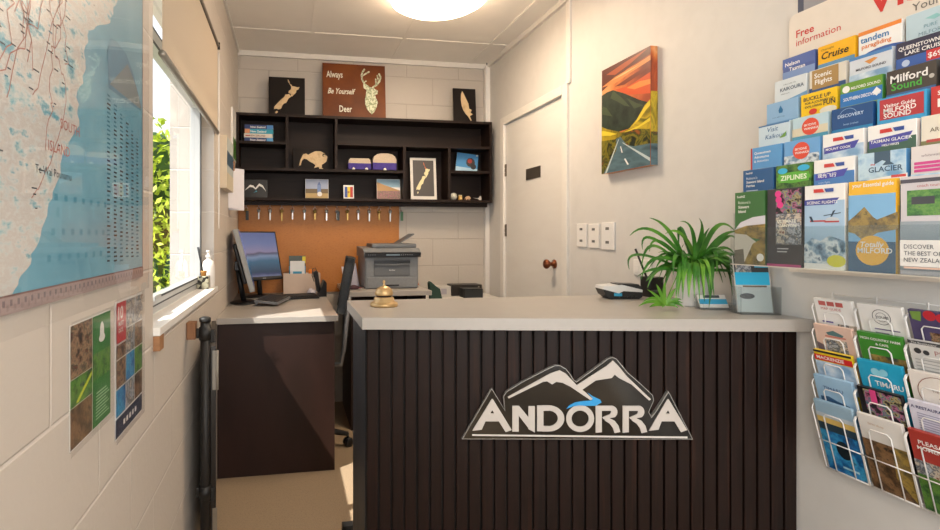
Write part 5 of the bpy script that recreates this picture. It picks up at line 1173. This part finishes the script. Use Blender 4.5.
rows = [
 [('indigo Nelson Tasman brochure at the left end of the top row', '4a5f9c', [('r', 0, 0, 99, 30, '4f66a6'), ('r', 0, 40, 99, 75, '7c97c4'), ('t', 'Nelson', 8, 24, 11, W_, 'b'), ('t', 'Tasman', 20, 40, 11, W_, 'b')]),
  ('yellow Overnight Cruise brochure in the top row', 'f0b41a', [('t', 'Overnight', 8, 14, 6, '3a3020', 'i'), ('t', 'Cruise', 8, 38, 19, '2a2418', 'bi'), ('r', 0, 50, 99, 60, '5f93b8'), ('r', 0, 60, 99, 80, 'sea')]),
  ('white tandem paragliding brochure with an orange top band', W_, [('r', 0, 0, 99, 10, 'e88a3c'), ('t', 'tandem', 5, 30, 15, '2779b4', 'b'), ('t', 'paragliding', 8, 45, 11, 'e0813a', 'b'), ('e', 60, 75, 60, 22, '3c62a8')]),
  ('pale blue PURE MILFORD brochure in the top row', 'b9cfd8', [('p', [(38, 20), (60, 16), (70, 24), (56, 28)], '8fc4c4'), ('t', 'PURE', 36, 42, 8, '6f9aa6'), ('t', 'MILFORD', 26, 58, 9, '6f8f9c')]),
  ('grey blue lake brochure at the right end of the top row', '8fa9b8', [('r', 0, 0, 99, 30, 'sea')])],
 [('white KAIKOURA brochure in the second row', 'd5dde0', [('t', 'WELCOME TO', 28, 18, 4, '5c6a74'), ('t', 'KAIKOURA', 18, 34, 10, '46586a', 'b'), ('t', 'whale coast', 20, 44, 4, '5c6a74'), ('p', [(0, 70), (99, 50), (99, 90), (0, 90)], '6f9ec4')]),
  ('tan Scenic Flights brochure in the second row', 'dcd6c8', [('r', 0, 50, 99, 80, '2f5488'), ('r', 8, 2, 78, 55, 'ab8a55'), ('t', 'Scenic', 14, 24, 13, W_, 'b'), ('t', 'Flights', 16, 42, 13, W_, 'b')]),
  ('white and blue MILFORD SOUND brochure with an orange bird', 'cfd6de', [('r', 0, 0, 99, 8, '4f86bf'), ('p', [(36, 18), (58, 14), (66, 18), (54, 24), (48, 28)], 'd8924a'), ('t', 'MILFORD SOUND', 16, 38, 6, '4a4a52', 'b'), ('r', 0, 46, 99, 80, 'snow')]),
  ('dark QUEENSTOWN LAKE CRUISE brochure with a red price flash', '36364c', [('t', "QUEENSTOWN'S", 5, 20, 9, W_, 'b'), ('t', 'LAKE CRUISE', 18, 33, 9, W_, 'b'), ('r', 0, 38, 99, 90, '3f62a8'), ('c', 20, 52, 8, 'b9c8e0'), ('r', 60, 36, 99, 60, 'c8383a'), ('t', '$69', 63, 54, 12, W_, 'b')]),
  ('steel blue harbour brochure at the right end of the second row', '4a6c8c', [('r', 0, 30, 99, 80, 'sea')])],
 [('light blue brochure with a dark blue drop in the third row', '8db4d6', [('p', [(44, 12), (52, 26), (50, 34), (40, 34), (38, 26)], '1f6fa4'), ('t', 'pure water trips', 20, 46, 4, '4a6f90'), ('r', 0, 58, 99, 90, '6f9cc6')]),
  ('yellow BUCKLE UP brochure in the third row', 'f2c51c', [('t', 'BUCKLE UP', 8, 20, 10, '38353a', 'b'), ('t', 'FOR A JOURNEY OF', 12, 30, 6, '38353a', 'b'), ('t', 'EXPLORING', 12, 40, 6, '38353a', 'b'), ('t', 'FUN', 62, 42, 14, '38353a', 'b'), ('e', 34, 52, 11, 8, 'd2392e'), ('e', 74, 56, 22, 10, 'dcd8c8')]),
  ('green and blue MILFORD SOUND brochure in the third row', '4a8a3c', [('r', 0, 0, 99, 26, '6a9a38'), ('c', 14, 16, 9, W_), ('t', 'MILFORD SOUND', 26, 20, 7, W_, 'b'), ('r', 0, 26, 99, 62, '2f78bc'), ('t', 'SOUTHERN DISCOVERIES', 8, 46, 8, W_, 'b'), ('p', [(74, 40), (84, 28), (94, 40), (84, 50)], W_), ('r', 0, 60, 99, 70, '7d9a4a')]),
  ('dark brown brochure with white and green Milford Sound lettering', '4a443e', [('t', 'Milford', 8, 30, 18, W_, 'b'), ('t', 'Sound', 10, 48, 17, '4fae46', 'b'), ('c', 88, 34, 5, 'bdb8b0'), ('r', 0, 56, 99, 80, '3f6a9c')]),
  ('charcoal brochure at the right end of the third row', '3c3c40', [('r', 0, 30, 99, 80, 'mtn')])],
 [('pale brochure with blue handwritten Visit lettering, left of the fourth row', 'c9dbe4', [('r', 0, 0, 99, 4, '4a78a8'), ('t', 'Visit', 26, 22, 14, '3f6f9c', 'i'), ('t', 'Kaikoura', 22, 42, 13, '3f6f9c', 'i'), ('p', [(66, 46), (88, 28), (84, 44)], '7aa84a')]),
  ('cream and sea brochure with a red round badge, fourth row', 'b9d3dc', [('r', 0, 30, 99, 60, 'd8cfb4'), ('r', 0, 52, 99, 90, '4f9ab4'), ('c', 50, 30, 23, 'e0523a'), ('t', 'SKYDIVE', 33, 28, 6, W_, 'b'), ('t', 'WANAKA', 33, 38, 6, W_, 'b')]),
  ('deep blue cruise brochure with a white arc, fourth row', '1f4f86', [('o', 40, 26, 22, 1.2, '8fb4d8'), ('r', 14, 16, 80, 60, '1f4f86'), ('t', 'DISCOVERY', 16, 26, 8, 'c3d6ec', 'b'), ('t', 'boat cruises', 30, 46, 5, '9fc0e0'), ('r', 0, 54, 99, 90, '2c84b4')]),
  ('red and blue Visitor Guide MILFORD SOUND brochure', '3f9fd0', [('r', 6, 4, 92, 52, 'b43a40'), ('t', 'Visitor Guide', 14, 24, 8, W_, 'b'), ('t', 'MILFORD', 14, 37, 11, W_, 'b'), ('t', 'SOUND', 14, 49, 11, W_, 'b')]),
  ('red brochure with a white panel at the right end of the fourth row', 'c23a38', [('t', 'SOUTH', 12, 20, 9, W_, 'b'), ('r', 12, 28, 60, 46, W_)])],
 [('sky blue brochure with a red left edge, fifth row', '5f9ccf', [('r', 0, 0, 5, 90, 'c2403a'), ('t', 'Queenstown', 12, 20, 7, W_, 'b'), ('t', 'Adventures', 12, 32, 7, W_, 'b'), ('t', '& Activities', 12, 44, 7, W_)]),
  ('blue mountain brochure with a red round badge, fifth row', '6fa6d8', [('r', 0, 40, 99, 90, 'mtn'), ('c', 48, 30, 23, 'e04f38'), ('t', 'SKYDIVE', 31, 28, 6, W_, 'b'), ('t', 'WANAKA', 31, 38, 6, W_, 'b')]),
  ('white brochure with a MOUNT COOK purple ribbon, fifth row', W_, [('r', 0, 34, 99, 90, 'snow'), ('p', [(4, 34), (86, 26), (76, 44), (4, 50)], '4a4aa0'), ('t', 'MOUNT COOK', 8, 42, 6, W_, 'b')]+LOGO(26, 12)),
  ('white and green TASMAN GLACIER brochure, fifth row', W_, [('r', 0, 36, 99, 90, '3c5f4c'), ('p', [(4, 34), (90, 26), (80, 46), (4, 54)], '4a4aa0'), ('t', 'TASMAN GLACIER', 6, 42, 7, W_, 'b'), ('t', 'HELI HIKES', 30, 52, 5, W_, 'b')]+LOGO(26, 12)),
  ('cream brochure with brown letters at the right of the fifth row', 'e4dccc', [('t', 'AROHA', 16, 36, 9, '5c4f38'), ('r', 0, 54, 99, 70, '7d7a4a'), ('r', 10, 52, 40, 58, 'b8443c')])],
 [('dark blue Stewart Island Ferries brochure, sixth row', '2f5c8c', [('t', 'RealNZ', 10, 12, 5, W_, 'b'), ('t', "Rakiura's", 12, 28, 7, 'dfe6ee'), ('t', 'Stewart Island', 12, 39, 7, W_, 'b'), ('t', 'Ferries', 12, 50, 7, W_, 'b'), ('r', 12, 60, 50, 62, 'c3d2e2')]),
  ('green ZIPLINES brochure with blue badges, sixth row', 'frs', [('r', 8, 24, 92, 48, '63b23c'), ('e', 50, 36, 46, 15, '63b23c'), ('t', 'ZIPLINES', 14, 42, 13, 'f0f4dc', 'b'), ('e', 20, 16, 14, 8, '3cb4e0'), ('e', 78, 13, 16, 8, '3cb4e0')]),
  ('white and blue scenic flight brochure, sixth row', W_, [('r', 0, 34, 99, 90, '4a7fbc'), ('p', [(4, 36), (82, 28), (72, 46), (4, 52)], '4a4aa8'), ('t', '观光飞行', 10, 45, 8, W_, 'b'), ('t', 'scenic flights', 12, 60, 4, 'c9d8ea')]+LOGO(26, 12)),
  ('blue GLACIER brochure with a dark mountain badge, sixth row', '4f8fc4', [('r', 0, 0, 99, 62, 'sea'), ('p', [(34, 0), (66, 0), (66, 28), (50, 20), (34, 28)], '3f586c'), ('t', 'the', 26, 30, 5, 'c8403a', 'b'), ('p', [(50, 32), (60, 20), (74, 32)], '3f586c'), ('t', 'GLACIER', 22, 46, 12, '33526e', 'b'), ('p', [(0, 66), (40, 60), (99, 54), (99, 80), (0, 80)], W_), ('r', 68, 56, 99, 62, 'cf4038')]),
  ('white and pink brochure at the right of the sixth row', 'ddd5d2', [('t', 'whitewater', 18, 24, 6, '8a7a80', 'i'), ('r', 6, 34, 60, 40, 'd0408a'), ('r', 6, 42, 56, 48, 'd0408a'), ('r', 6, 50, 58, 56, 'd0408a'), ('r', 0, 60, 99, 80, 'sea')])],
 [('green Rakiura Stewart Island brochure at the left of the bottom row', '3f6f3c', [('t', 'RealNZ', 8, 16, 6, W_, 'b'), ('t', "Rakiura's", 12, 34, 8, 'dfe8d8'), ('t', 'Stewart', 12, 47, 8, W_, 'b'), ('t', 'Island', 12, 60, 8, W_, 'b'), ('p', [(0, 110), (20, 88), (60, 74), (99, 70), (99, 120), (0, 125)], 'cfcdd4'), ('p', [(0, 110), (40, 98), (99, 94), (99, 140), (0, 122)], 'rock'), ('p', [(0, 120), (40, 124), (80, 150), (99, 150), (99, 210), (0, 210)], 'd0c8bc'), ('p', [(60, 150), (99, 130), (99, 210), (30, 210)], 'rock'), ('p', [(0, 170), (30, 165), (34, 210), (0, 210)], '6a6258'), ('c', 84, 188, 11, W_)]),
  ('black adventure brochure with pink dots in the bottom row', '3a383c', [('r', 26, 4, 99, 66, 'mix'), ('c', 32, 14, 9, 'e03c8c'), ('c', 34, 30, 9, 'e03c8c'), ('c', 38, 44, 9, 'e03c8c'), ('r', 26, 68, 99, 150, 'city'), ('t', 'ULTIMATE', 30, 92, 8, 'dfe0d0', 'b'), ('t', 'CANYON', 34, 104, 8, 'dfe0d0', 'b'), ('r', 30, 160, 62, 163, 'bdbdbd'), ('r', 30, 168, 58, 171, 'bdbdbd'), ('r', 0, 203, 99, 210, 'b44a7c')]),
  ('white SCENIC FLIGHTS brochure with a red helicopter, bottom row', W_, [('r', 0, 40, 99, 196, 'a9c6e0'), ('p', [(0, 36), (84, 34), (72, 50), (0, 50)], '3f469c'), ('t', 'SCENIC FLIGHTS', 6, 47, 7, W_, 'b'), ('r', 14, 88, 60, 92, 'b8443c'), ('e', 68, 88, 16, 7, 'c2cbd4'), ('r', 50, 90, 84, 94, 'b23c3c'), ('p', [(12, 78), (18, 78), (24, 92), (18, 92)], '2c3c50'), ('p', [(48, 76), (88, 70), (88, 72), (48, 78)], '2c3c50'), ('p', [(70, 66), (76, 64), (68, 80), (64, 80)], '2c3c50'), ('p', [(0, 150), (20, 132), (40, 140), (62, 126), (99, 140), (99, 196), (0, 196)], 'mtn'), ('r', 0, 196, 99, 210, W_), ('e', 78, 188, 22, 15, 'd6cf2c')]+LOGO(24, 10)),
  ('yellow topped Totally MILFORD guide in the bottom row', 'f0b81e', [('t', 'your Essential guide', 8, 14, 9, W_, 'b'), ('r', 0, 32, 101, 210, '7fb4dc'), ('p', [(0, 92), (14, 80), (34, 60), (52, 84), (60, 90), (99, 74), (101, 100), (0, 104)], 'rock'), ('p', [(0, 104), (101, 100), (101, 112), (60, 120), (34, 140), (14, 122), (0, 118)], 'rock'), ('r', 0, 140, 101, 210, '2f5878'), ('c', 50, 160, 34, 'f2b632'), ('t', 'Totally', 24, 152, 12, W_, 'bi'), ('t', 'MILFORD', 20, 166, 12, W_, 'b')]),
  ('grey panorama brochure with a coach photo in the bottom row', 'cfc9cc', [('r', 0, 6, 99, 14, '4a4650'), ('r', 12, 30, 99, 84, 'grass'), ('r', 20, 44, 60, 60, '3a3a3c'), ('t', 'coach tours', 30, 24, 6, 'b45a58'), ('r', 0, 96, 99, 200, '9aa4ac')])],
]
for r in range(7):
    for c_ in range(5):
        lab, base, ops = rows[r][c_]
        wdt = 101 if (r == 6 and c_ == 3) else 96
        M = fR((tierP[r], RY0-c_*PITCH-.0035, tierZ[r]-.2122))
        g = random.uniform(-.002, .003)
        M = M @ Matrix.Translation((0, 0, 0))
        brochure(lab, M, base, [tuple(min(96, v) if (i in (3,) and o[0] == 'r') else v for i, v in enumerate(o)) for o in ops], w=96, th=.010+abs(g), group='brochures in the tiered rack')

# ------------------------------------------------------------------ lower wire rack
wire = col('e2e0dd', .35)
LY0 = 1.188; LP = .1085; lean = math.radians(16)
T = thing('wire_leaflet_rack', 'white wire leaflet rack on the wall under the big brochure rack', 'rack', fR((XR, LY0, .56)))
W = T.matrix_world
topZ = [1.04, .97, .90, .832, .764]
def pocket(r, c_):   # frame at the bottom left of the leaflet: x along the wall, y up the leaning leaflet, z out
    o = Vector((1.482, LY0-c_*LP, topZ[r]-.2*math.cos(lean)))
    v = Vector((-math.sin(lean), 0, math.cos(lean))); u_ = Vector((0, -1, 0)); return frame(o, u_, v, u_.cross(v))
b = MB()
for x in (.0, LP, 2*LP, 3*LP): b.tube([(1.49, LY0-x+.003, .56), (1.49, LY0-x+.003, 1.05)], .0016, wire, 6)
for z in (.565, .80, 1.045): b.tube([(1.4925, LY0+.003, z), (1.4925, LY0-3*LP+.003, z)], .0016, wire, 6)
b.build('back_grid', T, W=W)
for r in range(5):
    for c_ in range(3):
        P = pocket(r, c_); b = MB(P); g = .0135; top = .165
        b.tube([(.026, .0, g), (.026, top-.008, g), (.032, top, g), (.068, top, g), (.074, top-.008, g), (.074, .0, g)], .0016, wire, 6)
        for x in (-.0015,): b.tube([(x, 0, -.001), (x, 0, g), (x, top+.01, g), (x, top+.018, g*.5), (x, top+.018, -.004)], .0016, wire, 6)
        b.tube([(.1045, 0, -.001), (.1045, 0, g), (.1045, top+.01, g), (.1045, top+.018, g*.5), (.1045, top+.018, -.004)], .0016, wire, 6)
        b.tube([(-.0015, .0, g), (.1045, .0, g)], .0016, wire, 6); b.tube([(-.0015, .0, -.0012), (.1045, .0, -.0012)], .0016, wire, 6)
        if r == 4: b.tube([(-.0015, .085, g+.0026), (.1045, .085, g+.0026)], .0016, wire, 6)
        b.build('wire_pocket', T, W=W)
low = [
 [('white leaflet with three red squares and blue photo, top left of the wire rack', W_, [('r', 12, 6, 30, 18, 'c0605c'), ('r', 34, 6, 52, 18, 'c0605c'), ('r', 56, 6, 74, 18, 'c0605c'), ('t', 'MAP GUIDE', 16, 30, 7, 'c0605c'), ('r', 12, 62, 40, 66, '4a3a8c'), ('r', 50, 66, 96, 80, 'city')]),
  ('white menu leaflet with a round stamp in the wire rack top row', W_, [('o', 50, 30, 20, 1.4, '5c5a60'), ('o', 50, 30, 12, 1, '5c5a60'), ('t', 'YOURS', 38, 33, 6, '4a484e', 'b'), ('r', 30, 60, 84, 63, '7a6a8c'), ('r', 30, 70, 60, 73, '7a6a8c')]),
  ('purple leaflet with red fruit in the wire rack top row', '544a70', [('c', 40, 10, 12, 'c8323c'), ('c', 62, 14, 11, 'c8323c'), ('p', [(4, 4), (26, 2), (22, 26), (6, 22)], '7a9c4a'), ('r', 34, 50, 80, 80, 'people')])],
 [('pastel sunset leaflet with a tram photo, second wire row', 'e0bfae', [('p', [(30, 20), (50, 12), (74, 22), (70, 28), (34, 26)], '5a7a7c'), ('r', 26, 28, 78, 32, 'c87a6c'), ('r', 24, 38, 78, 92, 'city'), ('p', [(0, 50), (22, 60), (22, 90), (0, 90)], '7a6a70')]),
  ('green leaflet with white lettering and a farm photo, second wire row', '3f8a2e', [('t', 'HIGH COUNTRY FARM', 6, 18, 6, W_, 'b'), ('t', '& CAFE', 38, 30, 6, W_, 'b'), ('r', 22, 56, 96, 110, 'rock')]),
  ('grey newspaper style leaflet, second wire row', 'd8d6d2', [('r', 0, 0, 96, 8, '4a4a4c'), ('t', 'The Bookkeeper', 6, 7, 5, W_), ('c', 16, 24, 7, '3a3a3c'), ('c', 32, 26, 6, '3a3a3c'), ('t', 'PS', 48, 30, 12, 'b07a7a')]+[('r', 8, 44+8*k, 88, 46+8*k, 'a8a6a4') for k in range(7)])],
 [('leaflet with a red banner over a white photo, third wire row', 'e2c22c', [('r', 0, 0, 96, 6, '2c2a2c'), ('r', 0, 12, 96, 28, 'cf2e2c'), ('t', 'MACKENZIE', 6, 24, 9, W_, 'b'), ('r', 0, 30, 96, 110, 'snow')]),
  ('turquoise TIMARU leaflet in the third wire row', '28a4cc', [('c', 38, 26, 10, '8fd0e4'), ('c', 56, 24, 9, '8fd0e4'), ('p', [(36, 30), (60, 28), (48, 42)], '8fd0e4'), ('t', 'TIMARU', 32, 62, 13, W_, 'b'), ('p', [(50, 76), (60, 84), (54, 86)], W_)]),
  ('white leaflet with a brown oval ring, third wire row', 'eae2da', [('o', 54, 48, 42, 1.6, '8c5a50'), ('t', 'THE', 40, 44, 5, '8c6a60'), ('r', 50, 56, 80, 58, '8c6a60')])],
 [('light blue leaflet of a waterfront skyline, fourth wire row', '9cc0dc', [('t', 'TIMARU', 20, 38, 10, '3a4f80'), ('p', [(8, 60), (30, 56), (50, 64), (80, 70), (80, 96), (8, 96)], '3a5f84'), ('r', 0, 90, 96, 120, '5f90b4')]),
  ('black leaflet with a pink and teal collage, fourth wire row', '1c1a1c', [('r', 14, 4, 94, 78, 'mix'), ('r', 28, 2, 42, 40, 'd84a88')]),
  ('pale lilac text leaflet, fourth wire row', 'd8d6e4', [('t', 'A RESTAURANT', 4, 18, 7, '3c3c6a', 'b')]+[('r', 14, 28+6*k, 90-6*(k % 3), 30+6*k, '9c9ab4') for k in range(9)])],
 [('blue sea leaflet with a seal in the bottom wire row', '9ab8cc', [('r', 0, 44, 96, 66, 'd8b868'), ('r', 0, 34, 96, 46, 'c3cdd4'), ('r', 0, 62, 96, 84, '2c3f4c'), ('r', 0, 84, 96, 200, 'water'), ('e', 52, 130, 18, 26, '1c2830'), ('r', 40, 178, 80, 184, 'a8d0e0')]),
  ('white topped leaflet with a shop photo, bottom wire row', 'e0dcd6', [('t', 'farm shop', 22, 24, 6, 'c8a888'), ('r', 0, 66, 96, 200, 'timber'), ('p', [(66, 66), (96, 66), (96, 200), (60, 150)], 'rock')]),
  ('red PLEASANT leaflet at the right of the bottom wire row', 'a83c34', [('t', 'PLEASANT', 16, 32, 10, W_, 'b'), ('t', 'MOMENTS', 12, 46, 9, W_, 'b'), ('r', 0, 80, 96, 200, 'frs'), ('r', 0, 74, 96, 110, 'city')])],
]
for r in range(5):
    for c_ in range(3):
        lab, base, ops = low[r][c_]; P = pocket(r, c_)
        brochure(lab, P @ Matrix.Translation((.004, .0005, .0095)), base, ops, w=96, h=200, th=.009, name='leaflet', group='leaflets in the wire rack', cat='leaflet')
